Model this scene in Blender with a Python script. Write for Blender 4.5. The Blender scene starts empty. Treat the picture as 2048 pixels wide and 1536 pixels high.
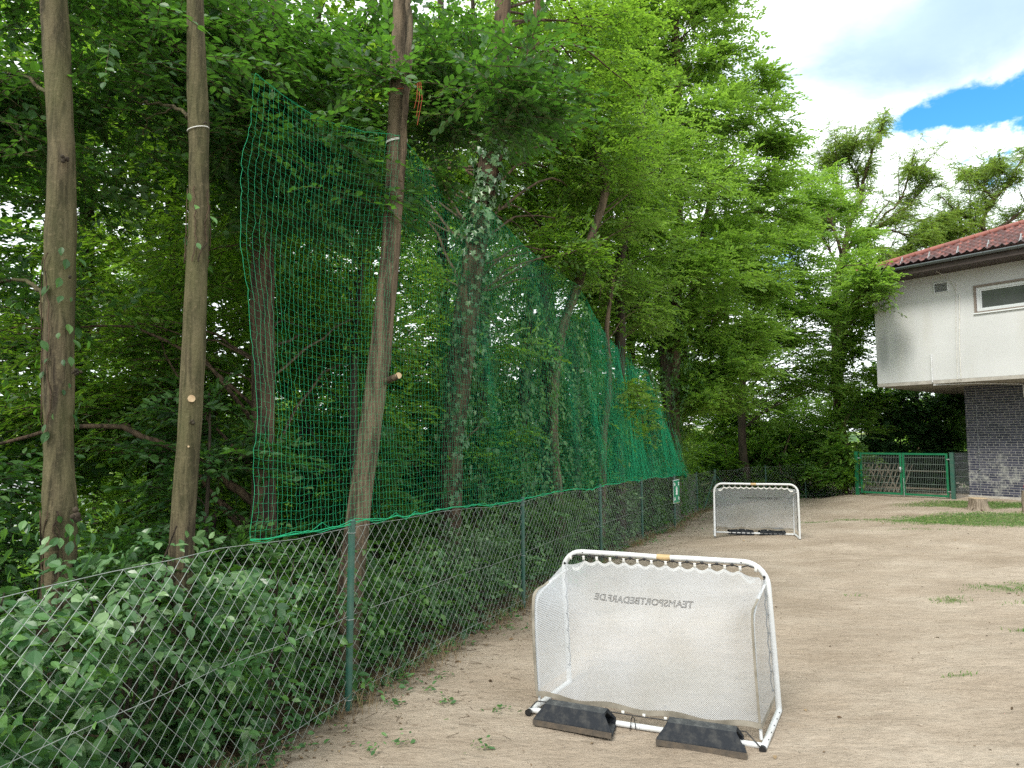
import bpy, math, random
import numpy as np
from mathutils import Vector, Matrix, noise as mnoise

S = bpy.context.scene
COL = S.collection
rng = np.random.default_rng(7)
random.seed(7)

# ------------------------------------------------------------------ camera
FPX = 1400.0; CZ = 1.66; PITCH = math.atan(117 / FPX)
cam = bpy.data.cameras.new('camera'); camo = bpy.data.objects.new('camera', cam); COL.objects.link(camo)
camo.location = (0, 0, CZ); camo.rotation_euler = (math.pi / 2 + PITCH, 0, 0)
cam.sensor_width = 36; cam.lens = FPX / 2048 * 36; cam.clip_start = 0.05; cam.clip_end = 5000
S.camera = camo
S.render.resolution_x = 1024; S.render.resolution_y = 768

# ------------------------------------------------------------------ render / exposure
S.view_settings.view_transform = 'Standard'; S.view_settings.look = 'None'
S.view_settings.gamma = 1; S.view_settings.exposure = 1.0
S.render.engine = 'CYCLES'
c = S.cycles
c.max_bounces = 8; c.diffuse_bounces = 4; c.glossy_bounces = 2; c.transmission_bounces = 5; c.transparent_max_bounces = 16
c.caustics_reflective = False; c.caustics_refractive = False
c.use_denoising = False
c.sample_clamp_indirect = 6

# ------------------------------------------------------------------ node helpers
class NT:
    def __init__(self, tree): self.t = tree; self.n = tree.nodes; self.l = tree.links
    def new(self, typ, **kw):
        n = self.n.new(typ)
        for k, v in kw.items():
            if k.startswith('i_'):
                key = k[2:]
                key = int(key) if key.isdigit() else key.replace('_', ' ')
                self.set(n, key, v)
            else: setattr(n, k, v)
        return n
    def set(self, n, key, v):
        s = n.inputs[key]
        if isinstance(v, bpy.types.NodeSocket): self.l.new(v, s)
        else:
            if isinstance(v, tuple) and len(v) == 3 and s.type == 'RGBA': v = (*v, 1)
            s.default_value = v
    def math(self, op, a, b=None, clamp=False):
        n = self.n.new('ShaderNodeMath'); n.operation = op; n.use_clamp = clamp
        self.set(n, 0, a)
        if b is not None: self.set(n, 1, b)
        return n.outputs[0]
    def mix(self, f, a, b):
        n = self.n.new('ShaderNodeMix'); n.data_type = 'RGBA'
        self.set(n, 0, f); self.set(n, 6, a); self.set(n, 7, b)
        return n.outputs[2]
    def ramp(self, f, stops, interp='LINEAR'):
        n = self.n.new('ShaderNodeValToRGB'); r = n.color_ramp; r.interpolation = interp
        while len(r.elements) < len(stops): r.elements.new(0.5)
        for e, (p, col) in zip(r.elements, stops):
            e.position = p; e.color = (*col, 1) if len(col) == 3 else col
        self.set(n, 0, f); return n.outputs[0]
    def noise(self, vec, scale, detail=4, rough=0.55, dist=0.0):
        n = self.n.new('ShaderNodeTexNoise'); n.inputs['Scale'].default_value = scale
        n.inputs['Detail'].default_value = detail; n.inputs['Roughness'].default_value = rough
        n.inputs['Distortion'].default_value = dist
        if vec is not None: self.l.new(vec, n.inputs['Vector'])
        return n.outputs['Fac']
    def mapping(self, vec, scale=(1, 1, 1), rot=(0, 0, 0)):
        n = self.n.new('ShaderNodeMapping'); n.inputs['Scale'].default_value = scale; n.inputs['Rotation'].default_value = rot
        self.l.new(vec, n.inputs['Vector']); return n.outputs[0]

# ------------------------------------------------------------------ world: sky with clouds
W = bpy.data.worlds.new('World'); S.world = W; W.use_nodes = True
w = NT(W.node_tree); w.n.clear()
SUN_DIR = Vector((-0.38, -0.55, 0.74)).normalized()
sun_el = math.asin(SUN_DIR.z); sun_az = math.atan2(SUN_DIR.x, SUN_DIR.y)
sky = w.new('ShaderNodeTexSky', sky_type='NISHITA', sun_disc=False)
sky.sun_elevation = sun_el; sky.sun_rotation = sun_az; sky.air_density = 1.0; sky.dust_density = 0.0; sky.ozone_density = 2.0
hs = w.new('ShaderNodeHueSaturation'); w.set(hs, 'Saturation', 1.35); w.set(hs, 'Hue', 0.485); w.l.new(sky.outputs[0], hs.inputs['Color'])
bg_sky = w.new('ShaderNodeBackground'); w.set(bg_sky, 'Color', hs.outputs[0]); w.set(bg_sky, 'Strength', 0.125)
tc = w.new('ShaderNodeTexCoord')
sep = w.new('ShaderNodeSeparateXYZ'); w.l.new(tc.outputs['Generated'], sep.inputs[0])
az = w.math('ARCTAN2', sep.outputs[0], sep.outputs[1]); el = w.math('ARCSINE', sep.outputs[2])
cmb = w.new('ShaderNodeCombineXYZ'); w.l.new(az, cmb.inputs[0]); w.l.new(el, cmb.inputs[1])
v = cmb.outputs[0]
n1 = w.noise(w.mapping(v, (1, 1.9, 1)), 3.2, 9, 0.58, 0.3)
n2 = w.noise(w.mapping(v, (1, 1.6, 1)), 14, 6, 0.6)
def gap(a0, e0, ra, re):
    a = w.math('DIVIDE', w.math('SUBTRACT', az, math.radians(a0)), math.radians(ra))
    e = w.math('DIVIDE', w.math('SUBTRACT', el, math.radians(e0)), math.radians(re))
    return w.math('SQRT', w.math('ADD', w.math('MULTIPLY', a, a), w.math('MULTIPLY', e, e)))
g1 = gap(34.6, 22.2, 5.8, 1.6); g2 = gap(43, 19.6, 7.5, 3.2)
n0 = w.noise(w.mapping(v, (1, 1.3, 1)), 34, 6, 0.6)
gd = w.math('MINIMUM', g1, g2)
gd = w.math('ADD', gd, w.math('MULTIPLY', w.math('SUBTRACT', n2, 0.5), 2.6))
gd = w.math('ADD', gd, w.math('MULTIPLY', w.math('SUBTRACT', n0, 0.5), 0.8))
gd = w.math('ADD', gd, w.math('MULTIPLY', w.math('SUBTRACT', n1, 0.5), 1.6))
cov_gap = w.new('ShaderNodeMapRange', interpolation_type='SMOOTHSTEP'); w.set(cov_gap, 0, gd); w.set(cov_gap, 1, 0.62); w.set(cov_gap, 2, 1.16)
cov_n = w.new('ShaderNodeMapRange', interpolation_type='SMOOTHSTEP'); w.set(cov_n, 0, n1); w.set(cov_n, 1, 0.30); w.set(cov_n, 2, 0.42)
cov = w.math('MULTIPLY', cov_gap.outputs[0], cov_n.outputs[0], True)
# greyer cloud base area, high on the right
gg = gap(33.5, 27.4, 10.5, 3.0)
gg = w.math('ADD', gg, w.math('MULTIPLY', w.math('SUBTRACT', n1, 0.5), 2.5))
gm = w.new('ShaderNodeMapRange', interpolation_type='SMOOTHSTEP'); w.set(gm, 0, gg); w.set(gm, 1, 0.7); w.set(gm, 2, 2.0)
cloudcol = w.mix(gm.outputs[0], (0.125, 0.20, 0.32), (1.0, 1.0, 0.99))
cloudcol2 = w.mix(w.math('MULTIPLY', n1, 0.9), cloudcol, (0.40, 0.50, 0.52))
bg_cl = w.new('ShaderNodeBackground'); w.set(bg_cl, 'Color', cloudcol2); w.set(bg_cl, 'Strength', 1.28)
mx = w.new('ShaderNodeMixShader'); w.l.new(cov, mx.inputs[0]); w.l.new(bg_sky.outputs[0], mx.inputs[1]); w.l.new(bg_cl.outputs[0], mx.inputs[2])
wo = w.new('ShaderNodeOutputWorld'); w.l.new(mx.outputs[0], wo.inputs[0])
W.cycles.sampling_method = 'MANUAL'; W.cycles.sample_map_resolution = 512

# ------------------------------------------------------------------ sun (behind thin cloud)
sl = bpy.data.lights.new('sun', 'SUN'); so = bpy.data.objects.new('sun', sl); COL.objects.link(so)
sl.energy = 2.0; sl.angle = math.radians(18); sl.color = (1, 0.95, 0.87)
so.rotation_euler = (-SUN_DIR).to_track_quat('-Z', 'Y').to_euler()

# ------------------------------------------------------------------ placing helpers
def P(px, py, d):
    """world point at forward distance d seen at photo position (px, py)"""
    u = (px - 1024) / FPX; vv = (768 - py) / FPX
    D = np.array([u, math.cos(PITCH) - vv * math.sin(PITCH), math.sin(PITCH) + vv * math.cos(PITCH)])
    return D * (d / D[1]) + np.array([0, 0, CZ])

def tag(o, label=None, cat=None, group=None, kind=None):
    if label: o['label'] = label
    if cat: o['category'] = cat
    if group: o['group'] = group
    if kind: o['kind'] = kind
    return o

def empty(name, loc, label, cat, group=None, kind=None):
    o = bpy.data.objects.new(name, None); COL.objects.link(o); o.location = Vector([float(q) for q in loc])
    o.empty_display_size = 0.2
    return tag(o, label, cat, group, kind)

class MB:
    def __init__(self): self.v = []; self.f = []; self.r = []; self.uv = None; self.n = 0; self.fm = []
    def add(self, verts, faces, rnd=None, mi=0):
        verts = np.asarray(verts, float).reshape(-1, 3); faces = np.asarray(faces, np.int64)
        self.v.append(verts); self.f.append(faces + self.n); self.n += len(verts)
        self.r.append(np.full(len(verts), 0.5) if rnd is None else np.asarray(rnd, float))
        self.fm.append(np.full(len(faces), mi, np.int32))
        return self
    def build(self, name, mats, parent=None, smooth=True, loc=None, uv=None):
        me = bpy.data.meshes.new(name)
        if not isinstance(mats, (list, tuple)): mats = [mats]
        for m in mats: me.materials.append(m)
        V = np.concatenate(self.v) if self.v else np.zeros((0, 3))
        off = np.zeros(3)
        if parent is not None:
            p = parent
            while p is not None: off = off + np.array(p.location); p = p.parent
        if loc is not None: off = np.array(loc, float)
        V = V - off
        me.vertices.add(len(V)); me.vertices.foreach_set('co', V.astype(np.float32).ravel())
        loops = np.concatenate([f.ravel() for f in self.f]) if self.f else np.zeros(0, int)
        tot = np.concatenate([np.full(len(f), f.shape[1]) for f in self.f])
        st = np.concatenate([[0], np.cumsum(tot)[:-1]])
        me.loops.add(len(loops)); me.loops.foreach_set('vertex_index', loops.astype(np.int32))
        me.polygons.add(len(tot)); me.polygons.foreach_set('loop_start', st.astype(np.int32)); me.polygons.foreach_set('loop_total', tot.astype(np.int32))
        me.polygons.foreach_set('material_index', np.concatenate(self.fm))
        me.polygons.foreach_set('use_smooth', np.full(len(tot), smooth))
        a = me.attributes.new('rnd', 'FLOAT', 'POINT'); a.data.foreach_set('value', np.concatenate(self.r).astype(np.float32))
        if uv is not None:
            ul = me.uv_layers.new(name='UVMap'); ul.data.foreach_set('uv', uv[loops].astype(np.float32).ravel())
        me.update(); me.validate()
        o = bpy.data.objects.new(name, me); COL.objects.link(o)
        if parent is not None: o.parent = parent
        elif loc is not None: o.location = Vector([float(q) for q in loc])
        return o

def nrm(a): 
    a = np.asarray(a, float); return a / (np.linalg.norm(a, axis=-1, keepdims=True) + 1e-9)

def tube(mb, pts, rad, sides=8, caps=True, bump=0.0, rnd=None):
    pts = np.asarray(pts, float); n = len(pts)
    rad = np.full(n, rad) if np.isscalar(rad) else np.asarray(rad, float)
    T = nrm(np.gradient(pts, axis=0))
    ref = np.array([0, 0, 1.0]) if abs(T[0][2]) < 0.9 else np.array([1.0, 0, 0])
    N = nrm(np.cross(T[0], ref)); rings = []
    ang = np.linspace(0, 2 * math.pi, sides, endpoint=False)
    for i in range(n):
        N = nrm(N - T[i] * np.dot(N, T[i])); B = np.cross(T[i], N)
        rr = rad[i] * (1 + bump * (rng.random(sides) - 0.5)) if bump else rad[i]
        rings.append(pts[i] + (np.cos(ang) * rr)[:, None] * N + (np.sin(ang) * rr)[:, None] * B)
    V = np.concatenate(rings); q = []
    i0 = np.arange(n - 1)[:, None] * sides; k = np.arange(sides)[None]; k2 = (k + 1) % sides
    F = np.stack([i0 + k, i0 + k2, i0 + sides + k2, i0 + sides + k], -1).reshape(-1, 4)
    mb.add(V, F, rnd=None if rnd is None else np.full(len(V), rnd))
    if caps:
        for base, ring, rev in ((0, rings[0], True), (0, rings[-1], False)):
            ce = ring.mean(0); idx = np.arange(sides)
            f = np.stack([np.full(sides, sides), idx, (idx + 1) % sides], -1)
            if rev: f = f[:, ::-1]
            mb.add(np.vstack([ring, ce]), f, rnd=None if rnd is None else np.full(sides + 1, rnd))
    return mb

def segs(mb, A, B, r, sides=3, rnd=None):
    """many thin straight wires"""
    A = np.asarray(A, float); B = np.asarray(B, float); n = len(A)
    T = nrm(B - A); ref = np.where(np.abs(T[:, 2:3]) < 0.9, np.array([[0, 0, 1.0]]), np.array([[1.0, 0, 0]]))
    N = nrm(np.cross(T, ref)); Bn = np.cross(T, N)
    r = np.broadcast_to(np.asarray(r, float), (n,)) if np.ndim(r) < 2 else r
    r2 = r
    if isinstance(r, np.ndarray) and r.ndim == 2: r, r2 = r[:, 0], r[:, 1]
    V = np.zeros((n, 2 * sides, 3))
    for k in range(sides):
        a = 2 * math.pi * k / sides
        o = math.cos(a) * N + math.sin(a) * Bn
        V[:, k] = A + o * r[:, None]; V[:, sides + k] = B + o * r2[:, None]
    k = np.arange(sides); k2 = (k + 1) % sides
    f = np.stack([k, k2, sides + k2, sides + k], -1)
    F = (np.arange(n)[:, None, None] * 2 * sides + f[None]).reshape(-1, 4)
    mb.add(V.reshape(-1, 3), F, rnd=None if rnd is None else np.repeat(rnd, 2 * sides))
    return mb

def box(mb, c0, size, R=None, mi=0, taper=None):
    h = np.asarray(size, float) / 2
    v = np.array([[x, y, z] for z in (-1, 1) for y in (-1, 1) for x in (-1, 1)], float)
    if taper: v[4:, 0] *= taper[0]; v[4:, 1] *= taper[1]
    v = v * h
    if R is not None: v = v @ np.asarray(R, float).T
    f = [[0, 2, 3, 1], [4, 5, 7, 6], [0, 1, 5, 4], [2, 6, 7, 3], [0, 4, 6, 2], [1, 3, 7, 5]]
    mb.add(v + np.asarray(c0, float), f, mi=mi); return mb

def basis(xd, up=(0, 0, 1)):
    x = nrm(xd); z = np.asarray(up, float); y = nrm(np.cross(z, x)); z = np.cross(x, y)
    return np.stack([x, y, z], 1)

def sphere(mb, c0, r, n=8, squash=1.0, rnd=None):
    th = np.linspace(0, math.pi, n // 2 + 1); ph = np.linspace(0, 2 * math.pi, n, endpoint=False)
    V = np.array([[r * math.sin(t) * math.cos(p), r * math.sin(t) * math.sin(p), squash * r * math.cos(t)] for t in th for p in ph]) + np.asarray(c0, float)
    F = [[i * n + k, (i + 1) * n + k, (i + 1) * n + (k + 1) % n, i * n + (k + 1) % n] for i in range(n // 2) for k in range(n)]
    mb.add(V, F); return mb

def curve_pts(p, n=40):
    """smooth Catmull-Rom through points"""
    p = np.asarray(p, float)
    if len(p) < 3: return np.array([p[0] + (p[-1] - p[0]) * t for t in np.linspace(0, 1, n)])
    q = np.vstack([2 * p[0] - p[1], p, 2 * p[-1] - p[-2]]); out = []
    t_all = np.linspace(0, len(p) - 1, n)
    for t in t_all:
        i = min(int(t), len(p) - 2); u = t - i; a, b, cc, d = q[i], q[i + 1], q[i + 2], q[i + 3]
        out.append(0.5 * ((2 * b) + (-a + cc) * u + (2 * a - 5 * b + 4 * cc - d) * u * u + (-a + 3 * b - 3 * cc + d) * u ** 3))
    return np.array(out)

# leaf outlines: x along the leaf, y across, z fold
LEAF6 = (np.array([[0, 0, 0], [.32, .25, .06], [.72, .2, .04], [1, 0, -.08], [.72, -.2, .04], [.32, -.25, .06]]), np.array([[0, 3, 2, 1], [0, 5, 4, 3]]))
LEAF4 = (np.array([[0, 0, 0], [.45, .27, .05], [1, 0, -.05], [.45, -.27, .05]]), np.array([[0, 2, 1], [0, 3, 2]]))
LEAF12 = (np.array([[0, 0, 0], [.12, .16, .03], [.35, .29, .06], [.62, .26, .05], [.85, .11, .0], [1, 0, -.1],
                    [.85, -.11, .0], [.62, -.26, .05], [.35, -.29, .06], [.12, -.16, .03], [.35, 0, .0], [.62, 0, -.01]]),
          np.array([[0, 10, 2, 1], [10, 11, 3, 2], [11, 5, 4, 3], [0, 9, 8, 10], [10, 8, 7, 11], [11, 7, 6, 5]]))
# ivy / maple: lobed outline
LOBED = (np.array([[0, 0, 0], [-.05, .38, .03], [.35, .25, .04], [.5, .52, .0], [.62, .2, .03], [1, 0, -.08], [.62, -.2, .03], [.5, -.52, .0], [.35, -.25, .04], [-.05, -.38, .03]]),
         np.array([[0, 2, 1, 1], [0, 4, 3, 2], [0, 5, 4, 4], [0, 6, 5, 5], [0, 8, 7, 6], [0, 9, 8, 8]]))
LOBED = (LOBED[0], [np.array([[0, 2, 1], [0, 5, 4], [0, 6, 5], [0, 9, 8]]), np.array([[0, 4, 3, 2], [0, 8, 7, 6]])])

def leaves(mb, pos, d, nr, size, rnd, shape=LEAF6, width=1.0):
    x = nrm(d); z = nrm(nr - x * np.sum(nr * x, -1, keepdims=True)); y = np.cross(z, x)
    T, F = shape; n = len(pos); T = T * np.array([1, width, 1])
    V = pos[:, None] + size[:, None, None] * (T[None, :, 0:1] * x[:, None] + T[None, :, 1:2] * y[:, None] + T[None, :, 2:3] * z[:, None])
    base = np.arange(n)[:, None, None] * len(T)
    Fs = F if isinstance(F, list) else [F]
    mb.add(V.reshape(-1, 3), (base + Fs[0][None]).reshape(-1, Fs[0].shape[1]), rnd=np.repeat(rnd, len(T)))
    for extra in Fs[1:]:
        mb.f.append((base + extra[None]).reshape(-1, extra.shape[1]) + mb.n - n * len(T))
        mb.fm.append(np.zeros(n * len(extra), np.int32))
    return mb

def sprays(mb, wood, base, d, L, nl, lsize, shape=LEAF6, flat=0.35, droop=0.25, tint=0.5, tvar=0.25, hang=0.0, twig=0.0022, width=1.0):
    """leafy twigs: leaves set alternately left and right of a drooping twig"""
    n = len(base); d = nrm(d)
    up = np.tile([0, 0, 1.0], (n, 1)) + rng.normal(0, flat, (n, 3))
    up = nrm(up - d * np.sum(up * d, -1, keepdims=True)); side = np.cross(up, d)
    L = np.broadcast_to(L, (n,)) * rng.uniform(.7, 1.25, n)
    t = (np.arange(nl) + 0.6) / nl
    T = t[None, :, None] + rng.uniform(-.3, .3, (n, nl, 1)) / nl
    dz = np.array([0, 0, -1.0])
    pos = base[:, None] + d[:, None] * (L[:, None, None] * T) + dz * (droop * L[:, None, None] * T ** 2)
    sgn = np.where(np.arange(nl) % 2 == 0, 1, -1)[None, :, None]
    k = 0.95 - 0.55 * T
    ld = d[:, None] * (0.55 + 0.7 * T) + side[:, None] * sgn * k + dz * (droop * T * 0.8 + hang) + rng.normal(0, .22, (n, nl, 3))
    ln = up[:, None] + rng.normal(0, .30, (n, nl, 3)) + hang * d[:, None] * 0.6
    sz = lsize * rng.uniform(.6, 1.25, (n, nl)) * (1 - 0.25 * np.abs(T[..., 0] - 0.45))
    r = np.clip(tint + rng.normal(0, tvar * .55, (n, 1)) + rng.normal(0, tvar, (n, nl)), 0, 1)
    leaves(mb, pos.reshape(-1, 3), ld.reshape(-1, 3), ln.reshape(-1, 3), sz.ravel(), r.ravel(), shape, width)
    if wood is not None:
        e = base + d * L[:, None] * .55 + dz * (droop * L[:, None] * .3); e2 = base + d * L[:, None] + dz * (droop * L[:, None])
        segs(wood, base, e, np.stack([np.full(n, twig * 1.5), np.full(n, twig)], 1)); segs(wood, e, e2, np.stack([np.full(n, twig), np.full(n, twig * .4)], 1))

# ------------------------------------------------------------------ materials
def mat(name):
    m = bpy.data.materials.new(name); m.use_nodes = True; t = NT(m.node_tree); t.n.clear()
    out = t.new('ShaderNodeOutputMaterial'); return m, t, out

def simple(name, col, rough=0.6, metal=0.0, spec=0.4, nscale=0, namt=0.15, bump=0.0, bscale=40, col2=None, stretch=(1, 1, 1), coat=0):
    m, t, out = mat(name); b = t.new('ShaderNodeBsdfPrincipled')
    tcn = t.new('ShaderNodeTexCoord'); vec = t.mapping(tcn.outputs['Object'], stretch)
    if nscale:
        f = t.noise(vec, nscale, 6, 0.6)
        f = t.ramp(f, [(0.35, (0, 0, 0)), (0.68, (1, 1, 1))])
        c2 = col2 if col2 else tuple(x * (1 - namt * 2.2) for x in col)
        t.set(b, 'Base Color', t.mix(f, col, c2))
    else: t.set(b, 'Base Color', col)
    t.set(b, 'Roughness', rough); t.set(b, 'Metallic', metal); t.set(b, 'Specular IOR Level', spec)
    if bump:
        bn = t.new('ShaderNodeBump'); t.set(bn, 'Strength', bump); t.set(bn, 'Distance', 0.01)
        t.set(bn, 'Height', t.noise(vec, bscale, 5, 0.6)); t.l.new(bn.outputs[0], b.inputs['Normal'])
    t.l.new(b.outputs[0], out.inputs[0]); return m

def leafmat(name, dark, mid, light, trans, tfac=0.42, rough=0.42, spec=0.35):
    m, t, out = mat(name)
    at = t.new('ShaderNodeAttribute', attribute_name='rnd')
    geo = t.new('ShaderNodeNewGeometry')
    tcn = t.new('ShaderNodeTexCoord')
    big = t.noise(tcn.outputs['Object'], 0.9, 2)
    f = t.math('ADD', at.outputs['Fac'], t.math('MULTIPLY', t.math('SUBTRACT', big, 0.5), 0.5), True)
    col = t.ramp(f, [(0.0, dark), (0.5, mid), (1.0, light)])
    b = t.new('ShaderNodeBsdfPrincipled'); t.set(b, 'Base Color', col); t.set(b, 'Roughness', rough); t.set(b, 'Specular IOR Level', spec)
    tr = t.new('ShaderNodeBsdfTranslucent')
    tcol = t.mix(at.outputs['Fac'], tuple(x * 0.75 for x in trans), tuple(min(1, x * 1.25) for x in trans))
    t.set(tr, 'Color', tcol)
    ms = t.new('ShaderNodeMixShader'); t.set(ms, 0, tfac); t.l.new(b.outputs[0], ms.inputs[1]); t.l.new(tr.outputs[0], ms.inputs[2])
    t.l.new(ms.outputs[0], out.inputs[0]); return m

def barkmat(name, a, b_, moss, mossamt=0.5, sc=1.0):
    m, t, out = mat(name); tcn = t.new('ShaderNodeTexCoord'); o = tcn.outputs['Object']
    f1 = t.noise(t.mapping(o, (14 * sc, 14 * sc, 1.6 * sc)), 1.5, 8, 0.65, 0.6)
    f2 = t.noise(t.mapping(o, (3, 3, 0.9)), 1.3, 4, 0.5)
    f3 = t.noise(o, 45, 6, 0.6)
    c1 = t.mix(t.ramp(f1, [(0.40, (0, 0, 0)), (0.58, (1, 1, 1))]), b_, a)
    c1 = t.mix(t.math('MULTIPLY', t.ramp(f2, [(0.42, (0, 0, 0)), (0.62, (1, 1, 1))]), mossamt), c1, moss)
    c1 = t.mix(t.math('MULTIPLY', t.ramp(f3, [(0.55, (0, 0, 0)), (0.7, (1, 1, 1))]), 0.35), c1, tuple(min(1, x * 1.6) for x in a))
    bs = t.new('ShaderNodeBsdfPrincipled'); t.set(bs, 'Base Color', c1); t.set(bs, 'Roughness', 0.85); t.set(bs, 'Specular IOR Level', 0.2)
    bn = t.new('ShaderNodeBump'); t.set(bn, 'Strength', 0.9); t.set(bn, 'Distance', 0.022)
    t.set(bn, 'Height', t.math('ADD', f1, t.math('MULTIPLY', f3, 0.25))); t.l.new(bn.outputs[0], bs.inputs['Normal'])
    t.l.new(bs.outputs[0], out.inputs[0]); return m

M = {}
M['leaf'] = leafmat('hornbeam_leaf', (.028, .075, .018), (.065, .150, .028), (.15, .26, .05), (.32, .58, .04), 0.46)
M['leaf_dark'] = leafmat('leaf_shade_tint', (.022, .065, .022), (.045, .110, .032), (.085, .17, .045), (.14, .36, .03), 0.34)  # darker copy of the leaf green, crown shade put into the colour
M['leaf_bright'] = leafmat('leaf_sun_tint', (.065, .145, .028), (.128, .248, .044), (.24, .37, .08), (.36, .62, .06), 0.43)  # lighter copy of the leaf green, sunlight put into the colour
M['ivy'] = leafmat('ivy_leaf', (.030, .080, .030), (.070, .150, .055), (.17, .27, .12), (.10, .26, .04), 0.22, 0.33, 0.5)
M['under'] = leafmat('undergrowth_leaf', (.022, .070, .024), (.050, .132, .045), (.13, .25, .075), (.18, .40, .04), 0.28, 0.40, 0.42)
M['locust'] = leafmat('locust_leaf', (.09, .16, .035), (.14, .24, .05), (.20, .31, .07), (.36, .54, .06), 0.42)
M['grass'] = leafmat('grass_blade', (.045, .13, .025), (.085, .20, .042), (.30, .31, .13), (.14, .32, .04), 0.3, 0.6, 0.2)
M['dry'] = leafmat('dry_grass', (.16, .11, .06), (.26, .19, .11), (.38, .29, .18), (.3, .22, .1), 0.15, 0.8, 0.1)
M['litter'] = leafmat('leaf_litter', (.05, .035, .022), (.13, .085, .05), (.30, .22, .13), (.1, .07, .03), 0.08, 0.8, 0.1)
M['bark_olive'] = barkmat('smooth_olive_bark', (.125, .102, .060), (.032, .025, .016), (.075, .080, .030), 0.6)
M['bark_brown'] = barkmat('furrowed_brown_bark', (.115, .078, .050), (.026, .018, .013), (.06, .055, .03), 0.2)
M['bark_tan'] = barkmat('pale_tan_bark', (.155, .115, .078), (.036, .025, .018), (.08, .075, .04), 0.35)
M['bark_dark'] = barkmat('dark_bark', (.060, .045, .032), (.018, .014, .011), (.045, .05, .025), 0.3)
M['cut'] = simple('cut_wood', (.55, .42, .26), 0.8, nscale=25, col2=(.38, .26, .15))
M['wire'] = simple('galvanised_wire', (.36, .39, .37), 0.5, 0.35, 0.5, nscale=6, col2=(.24, .28, .25))
M['wire_green'] = simple('green_coated_post', (.018, .085, .062), 0.45, 0, 0.5, nscale=9, col2=(.05, .10, .075), bump=0.1)
M['net'] = simple('green_net_twine', (.018, .38, .17), 0.6, 0, 0.3)
M['rope_w'] = simple('white_rope', (.65, .65, .62), 0.8)
M['rope_o'] = simple('orange_rope', (.36, .075, .03), 0.7)
M['white'] = simple('white_powder_coat', (.58, .60, .62), 0.38, 0, 0.5, nscale=7, namt=0.08, col2=(.50, .50, .48), bump=0.04, bscale=60)
M['black'] = simple('black_plastic', (.012, .012, .013), 0.45)
M['tape'] = simple('tan_tape', (.50, .36, .18), 0.6, nscale=12, namt=0.2)
M['rubber'] = simple('worn_black_rubber', (.010, .013, .018), 0.55, 0, 0.5, nscale=13, col2=(.075, .075, .072), bump=0.6, bscale=45)
def rubbermat():
    m, t, out = mat('worn_black_rubber'); tcn = t.new('ShaderNodeTexCoord'); o = tcn.outputs['Object']
    f = t.ramp(t.noise(o, 14, 7, 0.7), [(0.48, (0, 0, 0)), (0.72, (1, 1, 1))]); g2_ = t.noise(o, 70, 5, 0.7)
    ge = t.new('ShaderNodeNewGeometry'); sx = t.new('ShaderNodeSeparateXYZ'); t.l.new(ge.outputs['True Normal'], sx.inputs[0])
    up_ = t.math('GREATER_THAN', sx.outputs[2], 0.9)
    c_ = t.mix(t.math('MULTIPLY', f, .55), (.009, .012, .017), (.075, .073, .066))
    c_ = t.mix(t.math('MULTIPLY', up_, t.math('ADD', .25, t.math('MULTIPLY', f, .5))), c_, (.13, .135, .13))
    b = t.new('ShaderNodeBsdfPrincipled'); t.set(b, 'Base Color', c_); t.set(b, 'Roughness', .7); t.set(b, 'Specular IOR Level', .25)
    bn = t.new('ShaderNodeBump'); t.set(bn, 'Strength', .5); t.set(bn, 'Distance', .004); t.set(bn, 'Height', g2_); t.l.new(bn.outputs[0], b.inputs['Normal'])
    t.l.new(b.outputs[0], out.inputs[0]); return m
M['rubber'] = rubbermat()
M['rubber_edge'] = simple('dusty_rubber', (.115, .090, .065), 0.85, nscale=14, col2=(.05, .045, .04), bump=0.4, bscale=50)
M['gate'] = simple('green_gate_paint', (.010, .145, .062), 0.4, 0, 0.5, nscale=5, namt=0.1)
M['gate_wire'] = simple('grey_green_wire', (.18, .23, .20), 0.5, 0.2)
M['panel_grey'] = simple('grey_mesh_panel', (.20, .22, .23), 0.5, 0.4)
M['galv'] = simple('galvanised_steel', (.42, .44, .45), 0.45, 0.7)
M['lath'] = simple('weathered_lath', (.30, .25, .19), 0.85, nscale=18, col2=(.16, .13, .10), bump=0.3, stretch=(1, 1, .3))
M['brown'] = simple('dark_brown_soffit', (.060, .044, .038), 0.6, nscale=4, namt=0.15)
M['gutter'] = simple('grey_metal_gutter', (.13, .15, .155), 0.4, 0.5, nscale=4, namt=0.1)
M['steel'] = simple('stainless_steel', (.62, .64, .66), 0.25, 0.9)
M['frame_w'] = simple('window_frame_white', (.62, .65, .66), 0.4)
M['frame_b'] = simple('window_casing_brown', (.20, .165, .14), 0.55)
M['glass'] = simple('dark_window_glass', (.085, .092, .095), 0.12, 0, 0.7, nscale=1.5, namt=0.1)
M['blind'] = simple('grey_blind', (.12, .125, .125), 0.5, 0, 0.5, nscale=2, namt=0.12)
M['concrete'] = simple('pale_concrete', (.42, .40, .36), 0.85, nscale=5, col2=(.28, .26, .23), bump=0.3)
M['signg'] = simple('sign_green', (.010, .22, .11), 0.35)
M['signw'] = simple('sign_white', (.80, .82, .80), 0.35)
M['pink'] = simple('pink_plastic', (.75, .06, .12), 0.35, 0, 0.5)
M['stump'] = barkmat('stump_bark', (.27, .22, .17), (.12, .095, .07), (.20, .18, .13), 0.3)
M['stone'] = simple('pebble_stone', (.40, .34, .27), 0.8, nscale=6, col2=(.22, .18, .14))

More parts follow.
